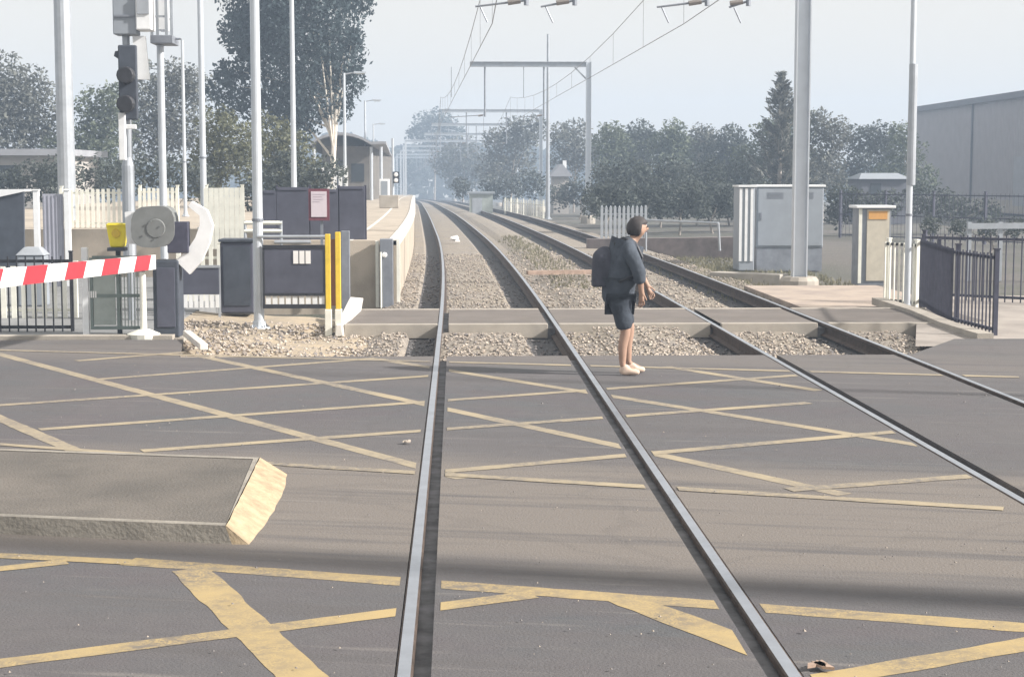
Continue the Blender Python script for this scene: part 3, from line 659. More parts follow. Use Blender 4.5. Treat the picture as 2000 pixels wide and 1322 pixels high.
fence('picket_gate', G(1727, 588), G(1782, 594), 1.04, -.02, 'pale pedestrian gate of upright bars beside the slim right pole', 'cream_steel', .03, .02, .11, (.04, .97), mr='black_steel', cat='gate')
fence('picket_fence', V(1176, 345, 62), V(1262, 345, 62), 1.3, -.3, 'weathered grey picket fence with spiked tops left of the equipment cabinets', 'galv', .10, .02, .15, (.2, .8), pointed=True)
fence('picket_fence', V(985, 345, 118), V(1060, 345, 105), 1.3, -.7, 'distant pale picket fence beside the track, left of the tapered mast', 'cream_steel', .12, .02, .55, (.2, .8))
fence('picket_fence', onY(632, 60), onY(676, 60), 1.45, 1.0, 'bright white upright slats under the station canopy', 'white_steel', .13, .03, .17, (.2, .8))
fence('mesh_fence', V(1640, 345, 70), V(2150, 345, 58), 1.9, -.4, 'dark wire boundary fence in front of the warehouse', 'purple_steel', .012, .012, .22, (.05, .5, .95), postw=.08, post_every=3)

# grey panel, dark sloping shelter side and stuff at the far left
def farleft():
    Y = 34.0
    a = MB(); p, q, r_, s_ = V(-60, 500, Y), V(46, 500, Y), V(46, 374, Y), V(-60, 398, Y)
    e = tag(empty('ramp_screen', (p.x, Y, p.z)), 'dark slate screen with sloping white top at the far left edge', 'screen')
    for z_ in (0,): a.hexa([(p.x, Y, -.02), (q.x, Y, -.02), (q.x, Y + .08, -.02), (p.x, Y + .08, -.02), (s_.x, Y, s_.z), (r_.x, Y, r_.z), (r_.x, Y + .08, r_.z), (s_.x, Y + .08, s_.z)])
    a.build('panel', 'slate', e)
    a = MB(); a.hexa([(s_.x, Y - .05, s_.z + .0), (r_.x + .03, Y - .05, r_.z), (r_.x + .03, Y + .5, r_.z + .0), (s_.x, Y + .5, s_.z + .0), (s_.x, Y - .05, s_.z + .28), (r_.x + .03, Y - .05, r_.z + .04), (r_.x + .03, Y + .5, r_.z + .04), (s_.x, Y + .5, s_.z + .28)]); a.build('capping', 'white_steel', e)
    Y = 33.0; e = tag(empty('panel_door', V(95, 480, Y)), 'tall lavender-grey sheet metal panel between pale posts', 'metal panel')
    a = MB(); p, q = V(72, 0, Y), V(112, 0, Y); a.box(p.x, Y, -.02, q.x, Y + .05, 1.80); 
    for k in range(5): x = p.x + (q.x - p.x) * (k + .5) / 5; a.box(x - .012, Y - .012, .05, x + .012, Y - .001, 1.77)
    M_('lav', (.34, .35, .41), .6, .1, .06, 4); a.build('sheet', 'lav', e)
    for px in (60, 121):
        a = MB(); c = V(px, 0, Y); a.cbox((c.x, Y, -.02), .11, .11, 1.88); a.cbox((c.x, Y, 1.86), .14, .14, .03); a.build('post', 'white_steel', e, bevel=.006)
    Y = 28; e = tag(empty('utility_box', V(50, 520, Y)), 'small pale utility box with a rounded lid behind the left picket fences', 'utility box')
    a = MB(); c = V(50, 0, Y); a.cbox((c.x, Y, -.02), .45, .35, .85); a.build('body', 'cab_grey', e, bevel=.03)
    a = MB(); a.hexa([(c.x - .25, Y - .2, .832), (c.x + .25, Y - .2, .832), (c.x + .25, Y + .2, .832), (c.x - .25, Y + .2, .832), (c.x - .12, Y - .1, .97), (c.x + .14, Y - .1, .97), (c.x + .14, Y + .1, .97), (c.x - .12, Y + .1, .97)]); a.build('lid', 'galv', e, bevel=.02)
farleft()
# grey-green pedestrian gate under the boom
def pedgate():
    Y = 22.75; p, q = V(153, 0, Y), V(268, 0, Y); e = tag(empty('pedestrian_gate', (p.x, Y, -.02)), 'grey-green pedestrian gate with bars, standing under the boom arm', 'gate')
    a = MB(); a.cbox((p.x, Y, -.02), .085, .085, 1.2); a.build('post', 'white_steel', e, bevel=.008)
    a = MB(); 
    for x in (p.x + .08, (p.x + q.x) / 2 + .05, q.x): a.cbox((x, Y, .06), .04, .04, .98)
    for z in (.06, .5, 1.02): a.box(p.x + .1, Y - .018, z, q.x, Y + .018, z + .045)
    a.build('frame', 'grey_green', e)
    a = MB(); mid = (p.x + q.x) / 2 + .03; a.box(p.x + .105, Y - .01, .12, mid - .02, Y + .01, .98); a.build('panel', 'grey_green_lt', e)
    a = MB(); k = 7
    for i in range(k): x = mid + .06 + (q.x - mid - .1) * i / (k - 1); a.tube((x, Y, .1), (x, Y, 1.02), .009, .009, 6)
    a.build('bars', 'grey_green_lt', e)
    a = MB(); c = V(176, 575, Y); 
    for i in range(5): a.box(c.x + .03 * i - .05, Y - .022, c.z - .045, c.x + .03 * i - .03, Y - .0115, c.z + .045)
    a.build('notice', 'white', e)
pedgate()
# slate screens, gate and cabinet in the middle left
def screens():
    Y = 26.2; e = tag(empty('barrier_panel', (V(345, 0, Y).x, Y, -.05)), 'dark low barrier panel over white slats, between boom cabinet and equipment box', 'barrier panel')
    p, q = V(347, 0, Y), V(418, 0, Y); a = MB(); a.box(p.x, Y, V(0, 576, Y).z, q.x, Y + .03, V(0, 524, Y).z); a.build('panel', 'slate_panel', e)
    a = MB(); [a.box(p.x + .005 + k * .083, Y + .002, V(0, 602, Y).z, p.x + .06 + k * .083, Y + .02, V(0, 576, Y).z - .002) for k in range(7)]; a.build('lower_slats', 'white_steel', e)
    a = MB(); a.box(p.x - .02, Y - .015, V(0, 524, Y).z + .001, q.x + .02, Y + .04, V(0, 519, Y).z); [a.box(x_ - .02, Y + .031, -.1, x_ + .02, Y + .06, V(0, 524, Y).z) for x_ in (p.x, q.x)]; a.build('frame', 'galv', e)
    Y = 31.6; e = tag(empty('slate_screen', V(620, 455, Y)), 'wide slate-blue screen on the platform end behind the pink sign', 'screen')
    for (x0, x1, y0, y1, m) in ((514, 539, 372, 472, 'slate_panel'), (541, 603, 366, 472, 'slate_panel'), (606, 660, 370, 472, 'slate_panel'), (663, 712, 364, 472, 'slate_panel')):
        a = MB(); p, q = V(x0, y1, Y), V(x1, y0, Y); a.box(p.x, Y, max(p.z, PL), q.x, Y + .04, q.z); a.box(p.x + .03, Y - .015, q.z - .06, q.x - .03, Y - .001, q.z - .02); a.build('panel', m, e, bevel=.005)
    for x0 in (540, 604.5, 661.5, 713):
        a = MB(); p = V(x0, 362, Y); a.cbox((p.x, Y + .08, PL - .4), .04, .04, p.z - PL + .4); a.build('post', 'purple_steel', e)
    Y = 30.8; e = tag(empty('notice_board', V(624, 470, Y)), 'small pale pink notice with a maroon border in front of the slate screen', 'sign')
    a = MB(); p, q = V(603, 431, Y), V(643, 369, Y); a.box(p.x, Y, p.z, q.x, Y + .03, q.z); a.build('border', 'maroon', e)
    a = MB(); p, q = V(608, 424, Y), V(638, 374, Y); a.box(p.x, Y - .012, p.z, q.x, Y - .002, q.z); s = a.build('face', 'sign_pink', e)
    a = MB()
    for i, (l0, l1) in enumerate(((.1, .9), (.12, .7), (.15, .8), (.1, .55))):
        z = q.z - .05 - .045 * i; a.box(p.x + (q.x - p.x) * l0, Y - .016, z - .008, p.x + (q.x - p.x) * l1, Y - .0125, z)
    M_('faint_ink', (.45, .38, .44), .7, 0, .05, 5); a.build('faint_lines', 'faint_ink', s)
    for px in (623,):
        a = MB(); c = V(px, 0, Y); a.cbox((c.x, Y + .055, -.1), .05, .04, V(0, 425, Y).z + .1); a.build('post', 'galv_dark', e)
    # dark cabinet
    Y = 26.4; e = tag(empty('equipment_box', V(455, 602, Y)), 'dark slate equipment box just left of the slim white pole', 'equipment box')
    p, q = V(421, 0, Y), V(487, 0, Y); z1 = V(0, 474, Y).z; a = MB(); a.box(p.x, Y, -.02, q.x, Y + .5, z1); cb = a.build('body', 'slate_panel', e, bevel=.02)
    a = MB(); a.box(p.x - .02, Y - .03, z1 + .002, q.x + .02, Y + .53, z1 + .05); a.build('lid', 'slate', e, bevel=.01)
    a = MB(); a.box(p.x + .05, Y - .014, .1, q.x - .05, Y - .002, z1 - .06); a.build('door', 'slate', cb)
    # dark pedestrian gate with yellow posts
    Y = 24.6; e = tag(empty('swing_gate', V(512, 605, Y)), 'dark panelled pedestrian gate with small white plates, hung beside yellow posts', 'gate')
    p, q = V(509, 0, Y), V(628, 0, Y); zt, zb_ = V(0, 486, Y).z, V(0, 574, Y).z
    a = MB(); a.box(p.x, Y, zb_, q.x, Y + .03, zt); a.build('panel', 'slate_panel', e)
    a = MB(); a.box(p.x - .03, Y - .012, zt + .001, q.x + .03, Y + .04, zt + .05); a.box(p.x - .03, Y - .01, zb_ - .04, q.x + .03, Y + .04, zb_ - .001); a.box(p.x - .03, Y - .01, V(0, 604, Y).z, q.x + .03, Y + .04, V(0, 596, Y).z); [a.box(x_ - .028, Y - .009, V(0, 604, Y).z, x_ - .002, Y + .039, zt + .04) for x_ in (p.x, q.x + .03)]; a.build('frame', 'black_steel', e)
    a = MB(); k = 9
    for i in range(k): x = p.x + (q.x - p.x) * (i + .5) / k; a.box(x - .035, Y + .005, V(0, 596, Y).z + .002, x + .035, Y + .025, zb_ - .042)
    a.build('lower_slats', 'white_steel', e)
    for x0 in (573, 585, 597):
        a = MB(); u, v = V(x0, 515, Y), V(x0 + 9.5, 490, Y); a.box(u.x, Y - .012, u.z, v.x, Y - .002, v.z); a.build('plate', 'white', e)
    a = MB(); ztr = V(0, 463, Y).z; a.tube((p.x - .1, Y + .02, ztr - .0), (q.x + .03, Y + .02, ztr), .022, .022, 10); a.tube((p.x + .15, Y + .02, ztr - .08), (q.x - .2, Y + .02, ztr - .08), .03, .03, 10); a.build('top_rail', 'galv', e)
    for i, (x0, lab) in enumerate(((635, 'yellow gate post on the side of the dark panelled gate'), (655, 'yellow gate post nearest the tracks, beside the white kerb block'))):
        Yp = 23.9; c = V(x0, 0, Yp); ep = tag(empty('gate_post', (c.x, Yp, -.15)), lab, 'post', 'yellow gate posts'); zz = V(0, 458 + i * -4, Yp).z
        a = MB(); a.cbox((c.x, Yp, .24), .075, .075, zz - .24); a.build('upper_post', 'yellow', ep, bevel=.008)
        a = MB(); a.cbox((c.x, Yp, -.15), .10, .10, .389); a.build('post_foot', 'cream_steel', ep, bevel=.008)
    a = MB(); c, d = V(641, 0, 24.1), V(650, 0, 24.1); a.box(c.x, 24.1, .27, d.x, 24.14, V(0, 468, 24.1).z); o = a.build('rust_plate', 'brown', None, origin=(c.x, 24.1, -.1)); tag(o, 'narrow rust-brown plate between the two yellow posts', 'plate')
    # upright grey posts right of it
    a = MB(); c = V(672, 0, 27); a.box(c.x - .09, 27, -.15, c.x + .05, 27.1, V(0, 452, 27).z); tag(a.build('steel_post', 'galv_dark', None, origin=(c.x, 27, -.15), bevel=.01), 'dark grey flat steel post right of the yellow posts', 'post')
    # white kerb block at path end
    a = MB(); c = G(668, 632, -.1); a.hexa([(c.x, 23.8, -.15), (c.x + .12, 23.8, -.15), (c.x + .2, 26.6, -.15), (c.x + .0, 26.6, -.15), (c.x + .02, 23.8, .02), (c.x + .10, 23.8, .02), (c.x + .26, 26.6, .20), (c.x + .05, 26.6, .22)])
    tag(a.build('kerb_block', 'edge_white', None, origin=(c.x, 25, -.15), bevel=.01), 'white wedge-shaped kerb block at the left end of the footpath crossing', 'kerb block')
    # recess on platform end with small lamp
    e = tag(empty('platform_cabinet', (onY(752, 30.9).x, 30.9, -.2)), 'dark narrow locker with a round lamp set against the platform end', 'locker')
    Y = 30.7; p, q = V(738, 0, Y), V(764, 0, Y); a = MB(); a.box(p.x, Y, -.28, q.x, Y + .25, V(0, 468, Y).z); a.build('body', 'galv_dark', e, bevel=.01)
    for px in (732, 774):
        c = V(px, 0, Y); a = MB(); a.box(c.x - .03, Y + .1, -.28, c.x + .03, Y + .2, V(0, 472, Y).z); a.build('side_post', 'cream_steel', e)
    a = MB(); c = V(751, 498, Y); a.lathe((0, 0, 0), [(.05, 0), (.05, .03), (.03, .04)], 12); a.v = [(c.x + x, Y - .001 - z, c.z + y) for x, y, z in a.v]; a.build('lamp', 'white', e)
    a = MB(); c = V(744, 545, Y); a.tube((c.x, Y - .05, -.28), (c.x, Y - .05, c.z + .5), .02, .02, 8); a.build('pipe', 'cream_steel', e)
    # long handrail behind
    e = tag(empty('handrail', (onY(480, 29).x, 29, 0)), 'pale double handrail running behind the slim white pole to the slate screens', 'handrail')
    Y = 29; a = MB(); p, q = V(470, 0, Y), V(545, 0, Y)
    for py in (436, 452): z = V(0, py, Y).z; a.tube((p.x, Y, z), (q.x, Y, z), .035, .035, 10)
    a.build('rails', 'cream_steel', e); a = MB()
    for px in (472, 543): c = V(px, 0, Y); a.tube((c.x, Y, -.1), (c.x, Y, V(0, 432, Y).z), .025, .025, 8)
    a.build('posts', 'galv', e)
screens()

# ================================================================== RIGHT SIDE EQUIPMENT
def right_side():
    Y = 44.5; e = tag(empty('equipment_cabinet', V(1550, 505, Y)), 'wide light grey equipment cabinet behind the nearest gantry mast', 'cabinet')
    p, q = V(1484, 0, Y), V(1616, 0, Y); z0, z1 = V(0, 486, Y).z, V(0, 366, Y).z
    a = MB(); a.box(p.x, Y, z0, q.x, Y + .75, z1); bd = a.build('body', 'cab_grey', e, bevel=.02)
    a = MB(); a.box(p.x - .04, Y - .05, z1 + .001, q.x + .04, Y + .8, z1 + .06); a.build('roof', 'white_steel', e, bevel=.01)
    mid = V(1556, 0, Y).x
    for x0, x1 in ((p.x + .03, mid - .02), (mid + .02, q.x - .03)):
        a = MB(); a.box(x0, Y - .025, z0 + .05, x1, Y - .002, z1 - .04); dr = a.build('door', 'cab_grey', bd, bevel=.006)
        a = MB(); a.box(x0 + .06, Y - .045, z0 + .75, x0 + .10, Y - .0255, z0 + .95); a.build('handle', 'galv_dark', bd)
        a = MB(); [a.box(x0 + .25, Y - .034, z1 - .30 + q * .035, x1 - .25, Y - .0255, z1 - .285 + q * .035) for q in range(5)]; o_ = a.build('vent', 'galv_dark', bd); o_['kind'] = 'part' if False else ''; del o_['kind']
    a = MB(); a.box(p.x + .02, Y + .02, -.4, q.x - .02, Y + .73, z0 - .001); a.build('plinth', 'galv_dark', e)
    Y = 43.8; e = tag(empty('cable_cabinet', V(1466, 500, Y)), 'narrow grey cabinet with upright ribs left of the wide one', 'cabinet')
    p, q = V(1449, 0, Y), V(1480, 0, Y); z1 = V(0, 366, Y).z; a = MB(); a.box(p.x, Y, -.35, q.x, Y + .9, z1); bd = a.build('body', 'cab_grey', e, bevel=.02)
    for px in (1452, 1463, 1474): c = V(px, 0, Y); a = MB(); a.box(c.x - .035, Y - .03, -.1, c.x + .035, Y - .002, z1 - .03); a.build('rib', 'white_steel', bd)
    a = MB(); a.box(p.x - .03, Y - .06, z1 + .002, q.x + .03, Y + .92, z1 + .05); a.build('roof', 'white_steel', e)
    # cream cabinet
    Y = 37; e = tag(empty('cream_cabinet', V(1718, 530, Y)), 'cream trackside cabinet with flat white lid and orange sticker', 'cabinet')
    p, q = V(1686, 0, Y), V(1750, 0, Y); z1 = V(0, 408, Y).z; a = MB(); a.box(p.x, Y, -.3, q.x, Y + .6, z1); bd = a.build('body', 'galv_dark', e, bevel=.01)
    u, v = V(1702, 0, Y), V(1746, 0, Y); a = MB(); a.box(u.x, Y - .03, -.2, v.x, Y - .002, z1 - .03); dr = a.build('door', 'cab_cream', bd, bevel=.005)
    a = MB(); a.box(u.x + .03, Y - .045, V(0, 430, Y).z, v.x - .05, Y - .032, V(0, 414, Y).z); a.build('sticker', 'orange', dr)
    a = MB(); a.box(p.x, Y - .03, -.25, p.x + .07, Y - .002, z1 - .01); a.build('corner_strip', 'cream_steel', bd)
    a = MB(); a.box(p.x - .08, Y - .1, z1 + .001, q.x + .08, Y + .65, z1 + .06); a.build('lid', 'white_steel', e, bevel=.01)
    # concrete trough
    a = MB(); p, q = V(1395, 530, 38.5), V(1532, 530, 37.5); a.bar((p.x, 38.5, -.24), (q.x, 37.5, -.24), .5, .34); tag(a.build('cable_trough', 'concrete', None, origin=(p.x, 38, -.4), bevel=.02), 'low grey concrete cable trough left of the gantry mast foot', 'cable trough')
    # pipe handrail
    e = tag(empty('pipe_rail', V(1350, 485, 48)), 'grey pipe handrail with a square bend, left of the equipment cabinets', 'handrail'); Y = 48
    a = MB(); P = [V(1262, 430, Y + 4), V(1300, 432, Y + 3), V(1403, 436, Y), V(1406, 490, Y)]; a.path(P, .035, 8); a.build('pipe', 'galv', e)
    a = MB(); c = V(1262, 430, Y + 4); a.tube(c, (c.x, c.y, -.4), .03, .03, 8); a.build('support', 'galv', e)
    # low retaining bank wall
    a = MB(); p, q = V(1150, 0, 54), V(1440, 0, 51.5); a.hexa([(p.x, 54, -.5), (q.x, 51.5, -.5), (q.x, 52.1, -.5), (p.x, 54.6, -.5), (p.x, 54.2, .1), (q.x, 51.7, .25), (q.x, 52.1, .25), (p.x, 54.6, .1)])
    M_('bankwall', (.20, .17, .165), .9, 0, .25, 2, .4, 20); tag(a.build('retaining_wall', 'bankwall', None, origin=(p.x, 54, -.5)), 'low brownish retaining wall behind the person, left of the cabinets', 'wall')
    # long barrier rail in front of the warehouse
    e = tag(empty('guard_rail', V(1890, 470, 40)), 'pale horizontal guard rail on posts in front of the warehouse', 'guard rail'); a = MB(); p, q = V(1890, 442, 40), V(2120, 440, 40); a.bar(p, q, .05, .14); a.build('rail', 'galv', e)
    for px in (1895, 1956, 2010, 2070): c = V(px, 442, 40); a = MB(); a.box(c.x - .05, 40.03, -.4, c.x + .05, 40.13, c.z + .1); a.build('post', 'galv', e)
    # small fallen timber between the tracks, white litter
    a = MB(); p, q = V(1030, 527, 37), V(1165, 522, 37.3); a.bar((p.x, 37, -.0), (q.x, 37.3, .0), .2, .09); tag(a.build('timber', 'timber', None, origin=(p.x, 37, 0)), 'old timber beam lying between the two tracks left of the person', 'timber beam')
    a = MB(); c = G(888, 472, -.12)
    for k in range(7): t = k * .9; a.hexa([(c.x + .1 * math.cos(t) + dx, c.y + .1 * math.sin(t) + dy, c.z + dz + .02 * k) for dx, dy, dz in ((-.09, -.08, 0), (.1, -.07, 0), (.09, .08, 0), (-.07, .09, 0), (-.04, -.04, .09), (.05, -.03, .07), (.03, .05, .1), (-.05, .03, .06))])
    tag(a.build('crumpled_litter', 'white', None, origin=c), 'crumpled white litter lying between the rails of the left track', 'litter')
    # shed
    Y = 92; e = tag(empty('shed', V(1730, 400, Y)), 'small pale-roofed shed in front of the dark trees, left of the warehouse', 'shed')
    p, q = V(1690, 0, Y), V(1745, 0, Y); z = V(0, 350, Y).z; a = MB(); a.box(p.x, Y, -.5, q.x + 1, Y + 3, z); a.build('wall', 'warehouse_dark', e)
    z2 = V(0, 338, Y).z; a = MB(); a.hexa([(p.x - .2, Y - .2, z + .001), (q.x + 1.2, Y - .2, z + .001), (q.x + 1.2, Y + 3.2, z + .001), (p.x - .2, Y + 3.2, z + .001), (p.x + .3, Y + 1.3, z2), (q.x + .8, Y + 1.3, z2), (q.x + .8, Y + 1.7, z2), (p.x + .3, Y + 1.7, z2)]); a.build('roof', 'cab_grey', e)
    a = MB(); a.box(p.x + .5, Y - .03, z - .9, p.x + 1.1, Y - .002, z - .25); a.build('window', 'glass', e)
right_side()

def warehouse():
    X = 41.0; y0, y1 = 60.0, 148.0; H = 8.0; e = tag(empty('warehouse', (X, 100, -.4)), 'long plain grey warehouse with a flat roofline at the right edge', 'warehouse')
    a = MB(); a.box(X, y0, -.6, X + 45, y1, H); wl = a.build('wall', 'warehouse', e)
    a = MB(); k = int((y1 - y0) / .35)
    for i in range(k): a.box(X - .03, y0 + i * .35, .4, X - .001, y0 + i * .35 + .09, H - .25)
    a.build('cladding_ribs', 'warehouse', wl)
    a = MB(); a.box(X - .25, y0 - .2, H + .001, X + 45.2, y1 + .2, H + .3); a.build('roof', 'warehouse_dark', e)
    a = MB(); a.box(X - .33, y0, H - .18, X - .035, y1, H - .001); a.build('gutter', 'warehouse_dark', e)
    for y in (131, 104, 78):
        a = MB(); a.box(X - .16, y - .1, 0, X - .032, y + .1, H - .185); a.build('downpipe', 'warehouse_dark', e)
    a = MB(); a.box(X - .05, y0, -.55, X - .002, y1, .39); a.build('plinth', 'concrete', e)
    a = MB(); a.box(X - .06, 117, 0, X - .031, 121, 3.6); a.build('roller_door', 'roof_grey', e)
warehouse()

def house():
    Y = 78; e = tag(empty('house', V(50, 400, Y)), 'low pale grey building with a long flat roof behind the left-hand fences', 'building')
    p, q = V(-150, 0, Y), V(112, 0, Y); z = V(0, 302, Y).z; a = MB(); a.box(p.x, Y, -.5, q.x, Y + 8, z - .05); a.build('wall', 'render_wall', e)
    a = MB(); a.box(p.x - .4, Y - .5, z - .049, q.x + .4, Y + 8.4, z + .25); a.build('roof', 'roof_grey', e)
    for k in range(3): x = p.x + 1.2 + k * 1.9; a = MB(); a.box(x, Y - .04, z - 1.5, x + 1.1, Y - .002, z - .5); w_ = a.build('window', 'glass', e); a = MB(); a.box(x - .07, Y - .07, z - 1.57, x + 1.17, Y - .041, z - 1.5); a.build('sill', 'white_steel', w_)
house()
def station():
    Y0, Y1 = 92.0, 126.0; e = tag(empty('station_shelter', (V(680, 0, Y0).x, Y0, PL)), 'station building with a low curved canopy roof on the far platform', 'station building')
    xl, xr = V(598, 0, Y0).x, V(752, 0, Y0).x; zt = V(0, 263, Y0).z; ze = V(0, 290, Y0).z; a = MB(); n = 10; P = []
    for k in range(n + 1): t = k / n; P.append((xl + (xr - xl) * t, ze + (zt - ze) * math.sin(math.pi * min(1, t * 1.15 + .02)) ** .7 if 0 < t < .86 else ze + (.25 if t >= .86 else 0)))
    for k in range(n):
        (x0, z0), (x1, z1) = P[k], P[k + 1]; a.hexa([(x0, Y0, z0), (x1, Y0, z1), (x1 - 1, Y1, z1 - .3), (x0 - 1, Y1, z0 - .3), (x0, Y0, z0 + .14), (x1, Y0, z1 + .14), (x1 - 1, Y1, z1 - .16), (x0 - 1, Y1, z0 - .16)])
    a.build('canopy', 'roof_grey', e)
    a = MB(); u, v = V(625, 0, Y0 + 1).x, V(718, 0, Y0 + 1).x; a.box(u, Y0 + 1.5, PL - .3, v, Y1, ze + .15); M_('brownwall', (.15, .14, .13), .8, 0, .2, 1); b_ = a.build('wall', 'brownwall', e)
    a = MB(); a.box(u + .4, Y0 + 1.46, PL + .1, u + 1.3, Y0 + 1.498, PL + 2.1); a.build('door', 'slate', b_)
    a = MB(); a.box(u + 1.6, Y0 + 1.46, PL + .9, v - .3, Y0 + 1.498, PL + 1.9); a.build('window', 'glass', b_)
    for x in (xl + .3, V(722, 0, Y0).x, xr - .3):
        a = MB(); a.tube((x, Y0 + .4, PL - .2), (x, Y0 + .4, ze + .1), .09, .09, 8); a.build('column', 'white_galv', e)
station()
# platform furniture far away
def far_bits():
    Y = 88; e = tag(empty('signal_post', (V(765, 0, Y).x, Y, .9)), 'white post carrying two small round signal lamps at the far platform end', 'signal')
    c = V(765, 0, Y); a = MB(); a.tube((c.x, Y, .85), (c.x, Y, V(0, 270, Y).z), .07, .06, 8); a.build('post', 'white_galv', e)
    a = MB(); d = V(768, 345, Y); a.box(d.x - .02, Y - .2, d.z - .35, d.x + .32, Y - .06, d.z + .25); a.build('backboard', 'black_steel', e)
    for dz in (.1, -.2):
        a = MB(); a.lathe((0, 0, 0), [(.11, 0), (.11, .08), (.07, .1)], 12); a.v = [(d.x + .15 + x, Y - .21 - z, d.z + dz + y) for x, y, z in a.v]; a.build('lamp', 'white', e)
    Y = 80; e = tag(empty('white_locker', (V(752, 0, Y).x, Y, .9)), 'small white locker on the far platform beside the signal post', 'locker')
    p, q = V(741, 378, Y), V(760, 350, Y); a = MB(); a.box(p.x, Y, .94, q.x, Y + .5, q.z); b_ = a.build('body', 'white_steel', e, bevel=.01)
    a = MB(); a.box(p.x + .08, Y - .012, 1.05, q.x - .08, Y - .002, q.z - .1); a.build('door', 'cab_grey', b_)
    Y = 64; a = MB(); p, q = V(738, 0, Y), V(776, 0, Y); a.box(p.x, Y, .93, q.x, Y + .3, V(0, 382, Y).z); tag(a.build('platform_bench', 'concrete_pale', None, origin=(p.x, Y, .93), bevel=.02), 'low pale concrete bench block at the narrow end of the platform', 'bench')
    # crowned far lamp cluster & small relay hut on right
    Y = 76; e = tag(empty('relay_hut', (V(950, 0, Y).x, Y, -.4)), 'small pale green relay hut beside the track left of the tapered mast', 'hut')
    Y = 120; p, q = V(916, 0, Y), V(962, 0, Y); a = MB(); a.box(p.x, Y, -1.2, q.x, Y + 2, .9); e.location = (p.x, Y, -1.2); e['_o'] = (p.x, Y, -1.2); a.build('wall', 'grey_green_lt', e)
    a = MB(); a.box(p.x - .15, Y - .15, .901, q.x + .15, Y + 2.15, 1.05); a.build('roof', 'cab_grey', e); a = MB(); a.box(p.x + .2, Y - .03, -1, p.x + .9, Y - .002, .6); a.build('door', 'galv', e)
    # house roof with chimney among the right trees
    Y = 135; e = tag(empty('house', (V(1090, 0, Y).x, Y, -1)), 'distant small grey-gabled house half hidden between tapered mast and gantry leg', 'house')
    p, q = V(1082, 0, Y), V(1112, 0, Y); z = V(0, 345, Y).z; a = MB(); a.box(p.x, Y, -1.5, q.x, Y + 4, z); a.build('wall', 'render_wall', e)
    a = MB(); m_ = (p.x + q.x) / 2; a.hexa([(p.x - .3, Y - .3, z + .001), (q.x + .3, Y - .3, z + .001), (q.x + .3, Y + 4.3, z + .001), (p.x - .3, Y + 4.3, z + .001), (m_ - .1, Y - .3, z + 1), (m_ + .1, Y - .3, z + 1), (m_ + .1, Y + 4.3, z + 1), (m_ - .1, Y + 4.3, z + 1)]); rf = a.build('roof', 'roof_grey', e)
    a = MB(); a.box(m_ + .2, Y + 1, z + .3, m_ + .5, Y + 1.3, z + 1.3); a.build('chimney', 'white_steel', rf)
    # off-frame posts at the right whose shadows reach across the road
    for (x, y, r, h, lab) in ((9.5, 6.2, .20, 9.0, 'thick post outside the right edge whose shadow crosses the near road'), (11, 14.4, .07, 8.2, 'thin post outside the right edge whose shadow crosses the far hatching')):
        pole(0, y, -.02, h, r, lab, 'galv', x=x, group=None)
far_bits()

# ================================================================== TREES
def tree(name, label, blobs, Y, mleaf, mbark='bark', leaf=.22, dens=1.0, trunk=None, base=None, depth=1.0, gap=.12, group='trees', hang=0.0):
    """blobs: (px, py, radius px) of foliage clumps seen on the tree at distance Y"""
    leaf *= .72; C = []
    for (px, py, r) in blobs:
        c = V(px, py, Y); rr = r * Y / F; c.y += random.uniform(-.8, .8) * rr * depth; C.append((c, rr))
    tx = sum(c.x * r for c, r in C) / sum(r for c, r in C) if trunk is None else V(trunk, 0, Y).x
    zb = BED - .15 + drop(Y) if base is None else base
    e = tag(empty(name, (tx, Y, zb)), label, 'tree' if 'bush' not in name else 'bush', group)
    t = MB(); top = max(c.z for c, r in C); H = top - zb; r0 = max(.06, H * .014)
    cz = sum(c.z for c, r in C) / len(C); p0 = Vector((tx, Y, zb)); p1 = Vector((tx + random.uniform(-.2, .2), Y, zb + (cz - zb) * .35)); p2 = Vector((tx + random.uniform(-.3, .3), Y, zb + (cz - zb) * .8))
    t.tube(p0, p1, r0, r0 * .75, 9); t.tube(p1, p2, r0 * .75, r0 * .5, 9)
    for c, r in C:
        s_ = p1.lerp(p2, random.random()); mid = s_.lerp(c, .5) + Vector((0, 0, .1 * r)); t.tube(s_, mid, r0 * .36, r0 * .22, 6); t.tube(mid, c + Vector((0, 0, r * .3)), r0 * .22, r0 * .08, 6)
    t.build('trunk', mbark, e)
    m = MB()
    for c, r in C:
        k = int(dens * 36 * (r / leaf) ** 2 * .9) 
        k = min(k, 6500)
        for _ in range(k):
            u = Vector((random.gauss(0, 1), random.gauss(0, 1), random.gauss(0, 1))).normalized()
            rad = r * (random.random() ** .4) * (1 + .33 * noise.noise(u * 2.1 + c)) * (1.0 + .12 * random.random())
            p = c + Vector((u.x, u.y, u.z * .95)) * rad
            if noise.noise(p * (1.1 / max(.6, r * .35))) < -.42 + gap * .5: continue
            L_ = leaf * random.uniform(.45, 1.6); W_ = L_ * random.uniform(.4, .7)
            a = Vector((random.gauss(0, 1), random.gauss(0, 1), random.gauss(0, .7) - hang)).normalized(); b_ = a.cross(Vector((random.gauss(0, 1), random.gauss(0, 1), random.gauss(0, 1)))).normalized()
            kk = len(m.v); m.v += [tuple(p - a * L_ * .5), tuple(p + b_ * W_ * .5), tuple(p + a * L_ * .5), tuple(p - b_ * W_ * .5)]; m.f.append((kk, kk + 1, kk + 2, kk + 3)); m.mi.append(0)
    m.build('crown', mleaf, e)
    return e
